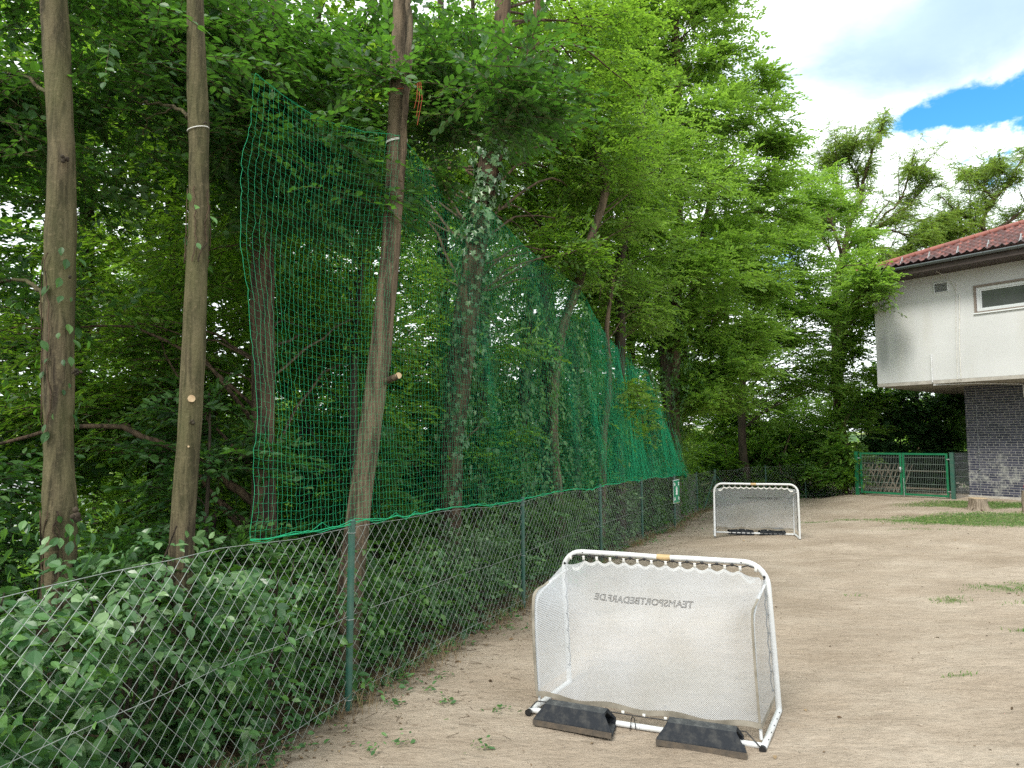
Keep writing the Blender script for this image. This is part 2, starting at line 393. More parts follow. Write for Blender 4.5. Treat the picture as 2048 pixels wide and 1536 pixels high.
def plaster():
    m, t, out = mat('white_roughcast_plaster'); tcn = t.new('ShaderNodeTexCoord'); o = tcn.outputs['Object']
    grain = t.noise(o, 55, 5, 0.6)
    big = t.noise(o, 0.7, 4, 0.5)
    st = t.noise(t.mapping(o, (2.2, 2.2, 0.35)), 1.0, 5, 0.55)
    sepn = t.new('ShaderNodeSeparateXYZ'); t.l.new(o, sepn.inputs[0])
    # grey weather stain low at the free end of the wall (its own shape in the plaster)
    def blob(x0, z0, rx, rz):
        a = t.math('DIVIDE', t.math('SUBTRACT', sepn.outputs[0], x0), rx); b2 = t.math('DIVIDE', t.math('SUBTRACT', sepn.outputs[2], z0), rz)
        r = t.math('SQRT', t.math('ADD', t.math('MULTIPLY', a, a), t.math('MULTIPLY', b2, b2)))
        r = t.math('ADD', r, t.math('MULTIPLY', t.math('SUBTRACT', st, 0.5), 1.6))
        mr = t.new('ShaderNodeMapRange', interpolation_type='SMOOTHSTEP'); t.set(mr, 0, r); t.set(mr, 1, 1.15); t.set(mr, 2, 0.25); return mr.outputs[0]
    s1 = blob(0.78, 1.15, 0.42, 0.75); s2 = blob(0.22, 1.05, 0.22, 0.7)
    s = t.math('MAXIMUM', s1, s2)
    c0 = t.mix(t.ramp(big, [(0.35, (0, 0, 0)), (0.7, (1, 1, 1))]), (.535, .545, .545), (.475, .485, .482))
    c1 = t.mix(t.math('MULTIPLY', s, 0.62), c0, (.28, .295, .295))
    c1 = t.mix(t.math('MULTIPLY', t.ramp(st, [(0.5, (0, 0, 0)), (0.75, (1, 1, 1))]), 0.25), c1, (.40, .38, .32))
    b = t.new('ShaderNodeBsdfPrincipled'); t.set(b, 'Base Color', c1); t.set(b, 'Roughness', 0.9); t.set(b, 'Specular IOR Level', 0.2)
    bn = t.new('ShaderNodeBump'); t.set(bn, 'Strength', 0.35); t.set(bn, 'Distance', 0.006); t.set(bn, 'Height', grain); t.l.new(bn.outputs[0], b.inputs['Normal'])
    t.l.new(b.outputs[0], out.inputs[0]); return m
M['plaster'] = plaster()

def brickmat():
    m, t, out = mat('dark_blue_clinker_brick'); tcn = t.new('ShaderNodeTexCoord'); o = tcn.outputs['Object']
    sx = t.new('ShaderNodeSeparateXYZ'); t.l.new(o, sx.inputs[0]); cx = t.new('ShaderNodeCombineXYZ')
    t.l.new(t.math('ADD', sx.outputs[0], sx.outputs[1]), cx.inputs[0]); t.l.new(sx.outputs[2], cx.inputs[1])
    br = t.n.new('ShaderNodeTexBrick'); t.l.new(cx.outputs[0], br.inputs['Vector'])
    br.offset = 0.37; br.offset_frequency = 2; br.squash = 0.55; br.squash_frequency = 3
    t.set(br, 'Scale', 1.0); t.set(br, 'Brick Width', 0.27); t.set(br, 'Row Height', 0.073); t.set(br, 'Mortar Size', 0.0065); t.set(br, 'Mortar Smooth', 0.25)
    t.set(br, 'Color1', (.026, .030, .052)); t.set(br, 'Color2', (.066, .068, .100)); t.set(br, 'Mortar', (.30, .295, .28)); t.set(br, 'Bias', -0.15)
    big = t.noise(o, 2.4, 6, 0.65)
    sp = t.noise(o, 9, 6, 0.7)
    # lime bloom on the lower courses
    lowm = t.new('ShaderNodeMapRange'); t.set(lowm, 0, sx.outputs[2]); t.set(lowm, 1, 1.6); t.set(lowm, 2, 0.5); 
    bloom = t.math('MULTIPLY', t.ramp(big, [(0.47, (0, 0, 0)), (0.60, (1, 1, 1))]), t.ramp(sp, [(0.36, (0, 0, 0)), (0.62, (1, 1, 1))]))
    bloom = t.math('MULTIPLY', bloom, lowm.outputs[0], True)
    c1 = t.mix(t.math('MULTIPLY', bloom, 0.75), br.outputs['Color'], (.46, .47, .42))
    c1 = t.mix(t.math('MULTIPLY', t.ramp(sp, [(0.5, (0, 0, 0)), (0.72, (1, 1, 1))]), 0.2), c1, (.25, .24, .22))
    b = t.new('ShaderNodeBsdfPrincipled'); t.set(b, 'Base Color', c1)
    t.set(b, 'Roughness', t.mix(br.outputs['Fac'], (.42, .42, .42), (.9, .9, .9)))
    bn = t.new('ShaderNodeBump'); t.set(bn, 'Strength', 0.7); t.set(bn, 'Distance', 0.006); bn.invert = True
    t.set(bn, 'Height', br.outputs['Fac']); t.l.new(bn.outputs[0], b.inputs['Normal'])
    t.l.new(b.outputs[0], out.inputs[0]); return m
M['brick'] = brickmat()

def tilemat():
    m, t, out = mat('red_clay_tile'); tcn = t.new('ShaderNodeTexCoord'); at = t.new('ShaderNodeAttribute', attribute_name='rnd')
    f = t.noise(tcn.outputs['Object'], 7, 6, 0.65)
    c0 = t.ramp(at.outputs['Fac'], [(0, (.030, .014, .014)), (0.5, (.125, .040, .034)), (1, (.27, .085, .06))])
    c1 = t.mix(t.math('MULTIPLY', t.ramp(f, [(0.4, (0, 0, 0)), (0.7, (1, 1, 1))]), 0.45), c0, (.13, .075, .068))
    b = t.new('ShaderNodeBsdfPrincipled'); t.set(b, 'Base Color', c1); t.set(b, 'Roughness', 0.7); t.l.new(b.outputs[0], out.inputs[0]); return m
M['tile'] = tilemat()

def goalnet():
    m, t, out = mat('white_goal_netting'); uvn = t.new('ShaderNodeUVMap'); 
    sx = t.new('ShaderNodeSeparateXYZ'); t.l.new(uvn.outputs[0], sx.inputs[0])
    # hexagonal holes, uv in metres
    k = 2 * math.pi / 0.0115
    a = t.math('SINE', t.math('MULTIPLY', sx.outputs[0], k)); b2 = t.math('SINE', t.math('MULTIPLY', sx.outputs[1], k * 0.8))
    h = t.math('MULTIPLY', a, b2)
    hole = t.new('ShaderNodeMapRange'); t.set(hole, 0, h); t.set(hole, 1, -0.10); t.set(hole, 2, 0.18)
    tcn = t.new('ShaderNodeTexCoord'); f = t.noise(tcn.outputs['Object'], 2.2, 6, 0.6)
    col = t.mix(t.ramp(f, [(0.35, (0, 0, 0)), (0.7, (1, 1, 1))]), (.62, .645, .68), (.52, .53, .53))
    d = t.new('ShaderNodeBsdfDiffuse'); t.set(d, 'Color', col); tl = t.new('ShaderNodeBsdfTranslucent'); t.set(tl, 'Color', col)
    ms = t.new('ShaderNodeMixShader'); t.set(ms, 0, 0.35); t.l.new(d.outputs[0], ms.inputs[1]); t.l.new(tl.outputs[0], ms.inputs[2])
    tp = t.new('ShaderNodeBsdfTransparent'); m2 = t.new('ShaderNodeMixShader')
    t.l.new(hole.outputs[0], m2.inputs[0]); t.l.new(ms.outputs[0], m2.inputs[1]); t.l.new(tp.outputs[0], m2.inputs[2])
    t.l.new(m2.outputs[0], out.inputs[0]); return m
M['goalnet'] = goalnet()
M['hem'] = simple('net_hem_tape', (.27, .245, .20), 0.85, nscale=9, col2=(.15, .135, .105))
M['hem_w'] = simple('white_net_hem', (.66, .65, .61), 0.85, nscale=9, namt=0.1)

def groundmat():
    m, t, out = mat('sandy_yard_ground'); tcn = t.new('ShaderNodeTexCoord'); o = tcn.outputs['Object']
    ga = t.new('ShaderNodeAttribute', attribute_name='grass'); wa = t.new('ShaderNodeAttribute', attribute_name='wood'); fa = t.new('ShaderNodeAttribute', attribute_name='far')
    n1_ = t.noise(t.mapping(o, (1, 1.4, 1)), 0.55, 6, 0.6, 0.4)
    n2_ = t.noise(t.mapping(o, (1.0, 2.6, 1), (0, 0, 0.35)), 3.2, 7, 0.66, 0.8)
    n3_ = t.noise(o, 38, 6, 0.7)
    n4_ = t.noise(o, 140, 3, 0.6)
    c0 = t.ramp(n1_, [(0.32, (.282, .225, .168)), (0.48, (.352, .288, .222)), (0.66, (.420, .355, .283))])
    c0 = t.mix(t.math('MULTIPLY', t.ramp(n2_, [(0.48, (0, 0, 0)), (0.66, (1, 1, 1))]), 0.35), c0, (.205, .162, .12))
    c0 = t.mix(t.math('MULTIPLY', t.ramp(n3_, [(0.56, (0, 0, 0)), (0.66, (1, 1, 1))]), 0.55), c0, (.17, .125, .085))
    c0 = t.mix(t.math('MULTIPLY', t.ramp(n4_, [(0.60, (0, 0, 0)), (0.70, (1, 1, 1))]), 0.5), c0, (.60, .53, .43))
    # worn tracks: long curved darker and paler bands, and small scuffs
    tk = t.noise(t.mapping(o, (.55, 2.6, 1), (0, 0, -1.0)), 1.1, 3, 0.5, 1.6)
    c0 = t.mix(t.math('MULTIPLY', t.ramp(tk, [(0.47, (0, 0, 0)), (0.50, (1, 1, 1)), (0.53, (0, 0, 0))]), 0.13), c0, (.20, .155, .115))
    c0 = t.mix(t.math('MULTIPLY', t.ramp(tk, [(0.56, (0, 0, 0)), (0.62, (1, 1, 1)), (0.70, (0, 0, 0))]), 0.18), c0, (.50, .44, .36))
    n5_ = t.noise(t.mapping(o, (1.0, 1.8, 1), (0, 0, -.5)), 11, 5, 0.75, 1.5)
    c0 = t.mix(t.math('MULTIPLY', t.ramp(n5_, [(0.60, (0, 0, 0)), (0.67, (1, 1, 1))]), 0.32), c0, (.13, .098, .070))
    vo = t.n.new('ShaderNodeTexVoronoi'); t.l.new(o, vo.inputs['Vector']); vo.inputs['Scale'].default_value = 17
    peb = t.ramp(vo.outputs['Distance'], [(0.07, (1, 1, 1)), (0.13, (0, 0, 0))])
    pv = t.new('ShaderNodeSeparateXYZ'); t.l.new(vo.outputs['Color'], pv.inputs[0])
    peb = t.math('MULTIPLY', peb, t.math('GREATER_THAN', pv.outputs[0], 0.72))
    c0 = t.mix(t.math('MULTIPLY', peb, 0.8), c0, t.mix(pv.outputs[1], (.10, .08, .06), (.58, .52, .44)))
    # trodden dents and heel marks
    v2 = t.n.new('ShaderNodeTexVoronoi'); v2.feature = 'SMOOTH_F1'; t.l.new(t.mapping(o, (1, .7, 1), (0, 0, .9)), v2.inputs['Vector']); v2.inputs['Scale'].default_value = 4.5
    dent = t.math('MULTIPLY', t.ramp(v2.outputs['Distance'], [(0.10, (0, 0, 0)), (0.42, (1, 1, 1))]), t.ramp(n1_, [(0.35, (0, 0, 0)), (0.6, (1, 1, 1))]))
    # soil and litter under the trees
    wn = t.noise(o, 9, 6, 0.7)
    soil = t.ramp(wn, [(0.3, (.035, .025, .016)), (0.52, (.085, .060, .036)), (0.75, (.20, .15, .09))])
    wf = t.math('ADD', wa.outputs['Fac'], t.math('MULTIPLY', t.math('SUBTRACT', n2_, 0.5), 0.9))
    wf = t.ramp(wf, [(0.35, (0, 0, 0)), (0.65, (1, 1, 1))])
    c1 = t.mix(wf, c0, soil)
    # thin turf
    gf = t.math('ADD', ga.outputs['Fac'], t.math('MULTIPLY', t.math('SUBTRACT', t.noise(o, 5, 7, 0.75), 0.5), 1.3))
    gf = t.ramp(gf, [(0.45, (0, 0, 0)), (0.75, (1, 1, 1))])
    c2 = t.mix(t.math('MULTIPLY', gf, 0.8), c1, t.mix(n3_, (.06, .10, .03), (.16, .20, .07)))
    # far valley: meadows and woods
    fn = t.noise(o, 0.012, 5, 0.6)
    far = t.ramp(fn, [(0.40, (.05, .10, .035)), (0.47, (.09, .16, .05)), (0.52, (.30, .36, .12)), (0.65, (.22, .32, .10))])
    c3 = t.mix(fa.outputs['Fac'], c2, far)
    b = t.new('ShaderNodeBsdfPrincipled'); t.set(b, 'Base Color', c3); t.set(b, 'Roughness', 0.95); t.set(b, 'Specular IOR Level', 0.15)
    bn = t.new('ShaderNodeBump'); t.set(bn, 'Strength', 0.9); t.set(bn, 'Distance', 0.05)
    hh = t.math('ADD', t.math('ADD', t.math('MULTIPLY', n2_, 0.8), t.math('ADD', t.math('MULTIPLY', n5_, 0.5), t.math('MULTIPLY', dent, 0.35))), t.math('ADD', t.math('MULTIPLY', n3_, 0.3), t.math('MULTIPLY', peb, 0.25)))
    t.set(bn, 'Height', hh); t.l.new(bn.outputs[0], b.inputs['Normal'])
    t.l.new(b.outputs[0], out.inputs[0]); return m
M['ground'] = groundmat()

# ------------------------------------------------------------------ ground
FENCE = np.array([[-3.4, -2.4], [-2.55, 0.35], [-1.86, 2.59], [-1.12, 4.96], [.13, 8.10], [1.38, 11.0], [2.5, 13.6], [3.56, 15.5], [5.37, 20.5], [6.37, 22.15]])
BACK = np.array([[6.37, 22.15], [8.45, 23.5], [10.0, 24.05], [11.1, 23.5]])
CTRL = np.array([[-3.4, -2.4, -.05], [-2.5, .5, -.08], [-1.86, 2.59, -.13], [-1.12, 4.96, -.165], [.13, 8.1, -.195], [1.38, 11, -.215], [2.5, 13.6, -.225], [3.56, 15.5, -.235],
                 [5.37, 20.5, -.38], [6.37, 22.15, -.38], [8.45, 23.5, -.30], [10, 24.05, -.22], [11.24, 22.96, -.03], [13.0, 20.8, -.02], [13.7, 21.2, .08], [16, 17, .06], [12, 17, -.03], [9, 14, -.06],
                 [3.6, 12.6, -.12], [5.1, 12.6, -.10], [.13, 5, -.17], [1.5, 4.4, -.17], [1.8, 5, -.17], [.4, 5.6, -.17], [5, 5, -.12], [3, 8, -.15], [7, 9, -.10], [0, 0, -.12], [4, 0, -.1], [12, 10, -.02], [8, 19, -.2], [20, 20, .1], [14, 30, -.1]])
def dist_poly(x, y, poly):
    best = np.full(x.shape, 1e9); sg = np.zeros(x.shape)
    for a, b in zip(poly[:-1], poly[1:]):
        ab = b - a; t = np.clip(((x - a[0]) * ab[0] + (y - a[1]) * ab[1]) / (ab @ ab), 0, 1)
        dx = x - a[0] - t * ab[0]; dy = y - a[1] - t * ab[1]; d = np.hypot(dx, dy)
        side = ab[0] * dy - ab[1] * dx
        m = d < best; best = np.where(m, d, best); sg = np.where(m, np.sign(side), sg)
    return best * np.where(sg == 0, 1, sg)
EDGE = np.vstack([[-12, -30], FENCE, BACK[1:], [11.6, 27], [12.5, 40], [60, 60]])
def wob(x, y, s, seed=0):
    return (np.sin(x * s + seed) * np.cos(y * s * 1.13 + seed * 2.1) + .5 * np.sin(x * s * 2.3 + y * s * 1.7 + seed * 3.3) + .35 * np.sin(-x * s * 3.9 + y * s * 4.7 + seed))
def gz(x, y):
    x = np.asarray(x, float); y = np.asarray(y, float)
    num = np.zeros(x.shape); den = np.zeros(x.shape)
    for a, b, z in CTRL:
        q = 1 / (((x - a) ** 2 + (y - b) ** 2) + 0.4) ** 1.6; num += q * z; den += q
    z = num / den
    s = dist_poly(x, y, EDGE)                     # >0 beyond the fence
    z = z + 0.012 * wob(x, y, 1.6, 1.0) + 0.006 * wob(x, y, 5.3, 2)
    ss = np.clip(s - 0.7, 0, None)
    drop = np.where(ss < 60, 0.40 * ss, 24 + (ss - 60) * 0.05)
    drop = np.minimum(drop, 34) * (1 - np.exp(-ss / 3.0))
    r = np.hypot(x, y)
    hill = np.clip((r - 260) / 640, 0, 1); hill = hill * hill * (3 - 2 * hill) * (46 + 10 * wob(x, y, .006, 4))
    z = z - drop + np.where(s > 0, hill, 0) + np.where(ss > 2, 0.15 * wob(x, y, .6, 3), 0)
    # low spoil heap on the yard
    z = z + 0.05 * np.exp(-(((x - 5.75) / .45) ** 2 + ((y - 12.1) / .3) ** 2))
    return z
def gz1(x, y): return float(gz(np.array([x]), np.array([y]))[0])

def lawn_mask(x, y):
    """where turf grows on the yard"""
    def ell(cx, cy, rx, ry, rot=0.0):
        a = (x - cx) * math.cos(rot) + (y - cy) * math.sin(rot); b = -(x - cx) * math.sin(rot) + (y - cy) * math.cos(rot)
        return np.clip(1.6 - np.hypot(a / rx, b / ry) * 1.6, 0, 1)
    m = ell(11.3, 15.75, 4.2, 1.85, -0.03)
    m = np.maximum(m, 0.9 * ell(12.9, 19.0, 3.0, 1.25, -0.3))
    m = np.maximum(m, 0.62 * ell(6.3, 8.75, 1.25, .48, .15)); m = np.maximum(m, .55 * ell(5.0, 8.15, .38, .22)); m = np.maximum(m, .5 * ell(5.9, 7.9, .8, .16))
    m = np.maximum(m, .6 * ell(3.45, 5.6, .26, .08)); m = np.maximum(m, .55 * ell(4.0, 8.45, .26, .08)); m = np.maximum(m, .7 * ell(5.0, 6.85, .40, .16))
    m = np.maximum(m, .5 * ell(7.9, 16.4, .8, .3)); m = np.maximum(m, .42 * ell(6.9, 16.2, .9, .22)); m = np.maximum(m, .4 * ell(8.4, 14.2, 1.6, .2))
    return m

def axis(parts):
    out = []
    for a, b, st in parts: out.append(np.arange(a, b, st))
    return np.unique(np.round(np.concatenate(out + [[parts[-1][1]]]), 4))
gx = axis([(-1400, -200, 60), (-200, -60, 12), (-60, -16, 2.5), (-16, -4, .5), (-4, 15, .1), (15, 30, .6), (30, 100, 8), (100, 1400, 80)])
gy = axis([(-200, -20, 20), (-20, -2, 2), (-2, 1, .3), (1, 25, .1), (25, 45, .7), (45, 120, 5), (120, 400, 20), (400, 1800, 70)])
X, Y = np.meshgrid(gx, gy, indexing='xy'); Z = gz(X, Y)
g = MB(); nx, ny = len(gx), len(gy)
i = np.arange(nx - 1)[None]; j = np.arange(ny - 1)[:, None] * nx
g.add(np.stack([X, Y, Z], -1).reshape(-1, 3), np.stack([i + j, i + j + 1, i + j + 1 + nx, i + j + nx], -1).reshape(-1, 4))
go = g.build('ground', M['ground']); tag(go, 'sandy trodden yard ground beside the wooded slope', 'ground', kind='structure')
def pattr(o, name, val):
    a = o.data.attributes.new(name, 'FLOAT', 'POINT'); a.data.foreach_set('value', np.asarray(val, np.float32).ravel())
sd = dist_poly(X, Y, EDGE)
pattr(go, 'grass', lawn_mask(X, Y)); pattr(go, 'wood', np.clip((sd + .55) / 1.1, 0, 1) * (Y < 60)); pattr(go, 'far', np.clip((np.hypot(X, Y) - 45) / 30, 0, 1) * (sd > 0))

def local(mb, name, mats, parent, smooth=True, loc=(0, 0, 0), uv=None):
    o = mb.build(name, mats, None, smooth, uv=uv); o.parent = parent; o.location = loc; return o

# ------------------------------------------------------------------ building
BA = np.array([11.27, 21.5]); BU = np.array([.6152, -.7884]); BI = np.array([.7884, .6152]); BZ = 3.46
bld = empty('school_building', (BA[0], BA[1], BZ), 'two storey building with white plastered upper floor jutting over a dark brick ground floor', 'building')
bld.rotation_euler = (0, 0, math.atan2(BU[1], BU[0]))
def facade(px, py, off=0.0):
    """(along wall, height) where a sight line meets the wall plane"""
    D = P(px, py, 1.0) - np.array([0, 0, CZ])
    t = ((BA - BI * off) @ BI) / (D[:2] @ BI)
    q = D * t + np.array([0, 0, CZ]); return float((q[:2] - BA) @ BU), float(q[2] - BZ)
WH = 3.07; WL = 9.0; WD = 7.0
ws0, wz1 = facade(1946, 566); _, wz0 = facade(1946, 622); ws1 = ws0 + 1.75; 
wz0 = 1.80; wz1 = 2.58
m = MB()
def lb(mb, x0, x1, y0, y1, z0, z1, mi=0): return box(mb, ((x0 + x1) / 2, (y0 + y1) / 2, (z0 + z1) / 2), (x1 - x0, y1 - y0, z1 - z0), mi=mi)
lb(m, 0, ws0, 0, .24, 0, WH); lb(m, ws1, WL, 0, .24, 0, WH); lb(m, ws0, ws1, 0, .24, 0, wz0); lb(m, ws0, ws1, 0, .24, wz1, WH)
lb(m, 0, .24, .24, WD, 0, WH); lb(m, .24, WL, WD - .24, WD, 0, WH)
local(m, 'plaster_wall', M['plaster'], bld, False)
m = MB(); lb(m, .003, WL - .003, .003, WD - .003, -.10, -.002); local(m, 'floor_slab', M['concrete'], bld, False)
m = MB(); BX = 1.77
lb(m, BX, WL, 1.70, WD - .4, 0, 3.34); local(m, 'brick_wall', M['brick'], bld, False, loc=(0, 0, -3.44))
m = MB(); lb(m, BX - .03, WL, 1.63, 1.69, -3.60, -3.36); local(m, 'concrete_plinth', M['concrete'], bld, False)
m = MB(); lb(m, -.04, WL, -.80, WD + .5, WH + .002, WH + .05); lb(m, -.06, WL, -.83, -.805, WH - .02, WH + .20); lb(m, -.06, -.045, -.80, WD + .5, WH - .02, WH + .20)
local(m, 'soffit', M['brown'], bld, False)
# window
wi = MB(); e = .075
for a in ((ws0, ws0 + .05, wz0, wz1), (ws1 - .05, ws1, wz0, wz1), (ws0 + .05, ws1 - .05, wz0, wz0 + .04), (ws0 + .05, ws1 - .05, wz1 - .05, wz1)):
    lb(wi, a[0], a[1], -.02, .18, a[2], a[3])
win = local(wi, 'window', M['frame_b'], bld, False)
wi = MB(); i0, i1, j0, j1 = ws0 + .052, ws1 - .052, wz0 + .042, wz1 - .052
for a in ((i0, i0 + e, j0, j1), (i1 - e, i1, j0, j1), (i0 + e, i1 - e, j0, j0 + e * .8), (i0 + e, i1 - e, j1 - e, j1)): lb(wi, a[0], a[1], .045, .11, a[2], a[3])
k0, k1, l0, l1 = i0 + e + .002, i1 - e - .002, j0 + e * .8 + .002, j1 - e - .002
for a in ((k0, k0 + .035, l0, l1), (k1 - .035, k1, l0, l1), (k0 + .035, k1 - .035, l0, l0 + .035), (k0 + .035, k1 - .035, l1 - .035, l1)): lb(wi, a[0], a[1], .07, .115, a[2], a[3])
fr = local(wi, 'frame', M['frame_w'], win, False)
wi = MB(); lb(wi, k0 + .01, k1 - .01, .10, .106, l0 + .01, l1 - .01); local(wi, 'pane', M['glass'], win, False)
wi = MB(); lb(wi, ws0 - .02, ws1 + .02, -.05, .045, wz0 - .035, wz0 - .003); local(wi, 'sill', M['frame_w'], win, False)
# vent grille
vs, vz = facade(1882, 575)
vm = MB()
for a in ((-.19, -.165, -.15, .15), (.165, .19, -.15, .15), (-.165, .165, -.15, -.13), (-.165, .165, .13, .15)): lb(vm, vs + a[0], vs + a[1], -.03, -.002, vz + a[2], vz + a[3])
vt = local(vm, 'vent', M['frame_w'], bld, False)
vm = MB()
for k in range(4): box(vm, (vs, -.018, vz - .09 + k * .06), (.32, .012, .052), basis((1, 0, 0), (0, .6, 1)))
local(vm, 'louvre', M['galv'], vt, False)
# pipes and cables on the wall
def pipe(name, pts, r, mt, sides=8, parent=bld):
    mb = MB(); tube(mb, pts, r, sides); return local(mb, name, mt, parent)
def fw(px, py, y=-.03): s, z = facade(px, py, -y); return (s, y, z)
pipe('wall_pipe', [fw(1919, 588), fw(1919, 690), (fw(1919, 700)[0], -.03, -.02)], .012, M['hem_w'])
pipe('wall_pipe', [fw(1912, 566), fw(1912, 660), (fw(1912, 700)[0], -.03, -.02)], .009, M['hem_w'])
pipe('wall_pipe', [fw(1862, 709), (fw(1862, 709)[0], -.03, -.06)], .022, M['white'])
s0 = fw(1862, 709)[0]
pipe('wall_pipe', [(s0, .03, -.135), (s0 + 1.0, .3, -.135), (3.05, 1.2, -.135), (3.3, 1.62, -.14), (3.3, 1.62, -.5), (3.36, 1.62, -.56), (3.42, 1.62, -.50), (3.42, 1.62, -.12)], .018, M['white'])
pipe('lightning_cable', [(fw(1880, 527)[0] - .15, -.86, WH + .17), fw(1899, 556), fw(1907, 572), fw(1912, 585)], .007, M['hem_w'], 5)
bp = MB(); tube(bp, [(BX + .30, 1.685, -.10), (BX + .30, 1.685, -3.4)], .008, 5); tube(bp, [(BX + .30, 1.68, -1.0), (BX + .62, 1.68, -.93)], .006, 5)
for zz in (-1.0, -2.1, -2.6): box(bp, (BX + .30, 1.675, zz), (.05, .03, .03))
box(bp, (BX + .64, 1.675, -.93), (.05, .03, .04)); local(bp, 'cable', M['panel_grey'], bld)
dp = MB(); sx_ = facade(2064, 560)[0]; tube(dp, [(sx_, -.82, WH + .12), (sx_, -.7, WH + .02), (sx_ + .02, -.10, WH - .12), (sx_ + .02, -.07, WH - .4), (sx_ + .02, -.07, -.05)], .045, 10); local(dp, 'downpipe', M['brown'], bld)
# gutter with brackets
gm_ = MB(); nseg = 9; xs = np.array([-.08, WL])
ang = np.linspace(math.pi, 2 * math.pi, nseg); V = []
for x in xs:
    for a in ang: V.append((x, -.905 + .07 * math.cos(a), WH + .20 + .075 * math.sin(a)))
    for a in ang[::-1]: V.append((x, -.905 + .066 * math.cos(a), WH + .20 + .071 * math.sin(a)))
V = np.array(V); q = 2 * nseg
gm_.add(V, [[k, (k + 1) % q, q + (k + 1) % q, q + k] for k in range(q)]); 
for x0 in np.arange(.2, WL, .78): tube(gm_, [(x0, -.905 + .078 * math.cos(a), WH + .20 + .083 * math.sin(a)) for a in ang], .009, 4)
lb(gm_, -.09, -.082, -.975, -.835, WH + .125, WH + .20)
local(gm_, 'gutter', M['gutter'], bld)
# tiled hip roof
tr_ = MB(); RT = math.tan(math.radians(22)); TX, TR = .205, .33
xs = np.arange(-.04, 9.0, TX / 8); rs = []
for k in range(12):
    rs += [k * TR, k * TR + .012, k * TR + .17, k * TR + TR - .004]
rs = np.array(rs); XX, RR = np.meshgrid(xs, rs, indexing='xy')
ph = (XX / TX) % 1; wave = .055 * np.sin(ph * 2 * math.pi) * (ph < .55) + .012 * np.cos(ph * 2 * math.pi)
row = np.floor(RR / TR + 1e-6); fr_ = RR / TR - row; step = .065 * (1 - fr_)
tr_rnd = np.random.default_rng(3).random((14, 80)); tid = tr_rnd[np.clip(row.astype(int), 0, 13), np.clip(((XX + .04) / TX).astype(int), 0, 79)]
ZZ = WH + .22 + RR * RT + wave + step; YY = -.90 + RR
nxx = len(xs); nr_ = len(rs)
idx = lambda a, b: b * nxx + a
A_, B_ = np.meshgrid(np.arange(nxx - 1), np.arange(nr_ - 1), indexing='xy')
keep = (xs[A_] > -.04 + rs[B_] + .02)
F = np.stack([idx(A_, B_), idx(A_ + 1, B_), idx(A_ + 1, B_ + 1), idx(A_, B_ + 1)], -1)[keep]
tr_.add(np.stack([XX, YY, ZZ], -1).reshape(-1, 3), F, rnd=np.clip(.0 + .95 * tid.ravel() * (.35 + .65 * ((ph > .08) & (ph < .45) & (fr_ > .04)).ravel()) + .12 * (rs[:, None] / 3 + 0 * XX).ravel(), 0, 1))
# left hip slope
h = 3.6; tr_.add([(-.06, -.90, WH + .22), (-.06, WD + .9, WH + .22), (-.06 + h, WD + .9, WH + .22 + h * RT), (-.06 + h, -.90 + h, WH + .22 + h * RT)], [[0, 3, 2, 1]])
roof = local(tr_, 'roof', M['tile'], bld)
hc = MB()
for k in range(12):
    a0 = np.array([-.08 + k * .30, -.92 + k * .30, WH + .29 + k * .30 * RT]); a1 = a0 + np.array([.33, .33, .33 * RT + .02])
    tube(hc, [a0, a1], [.095, .075], 10, rnd=.75 + .25 * rng.random())
local(hc, 'ridge_cap', M['tile'], roof)
for k, x0 in enumerate(np.arange(.35, 5.2, .74)):
    sg = MB(); yb = -.90 + .36; zb = WH + .22 + .36 * RT
    box(sg, (x0, yb + .05, zb + .13), (.03, .012, .22)); box(sg, (x0, yb - .02, zb + .05), (.028, .22, .01), basis((1, 0, 0), (0, -RT, 1)))
    tube(sg, [(x0, yb - .10, zb + .02), (x0, yb + .045, zb + .22)], .008, 5)
    local(sg, 'snow_guard', M['galv'], roof, False)
fl = MB(); sxf = facade(2058, 400)[0]; tube(fl, [(sxf + .2, .1, WH + .5), (sxf + .2, .1, WH + 1.75)], .11, 14); tube(fl, [(sxf + .2, .1, WH + .5), (sxf + .2, .1, WH + .72)], [.17, .115], 14)
local(fl, 'flue', M['steel'], bld)

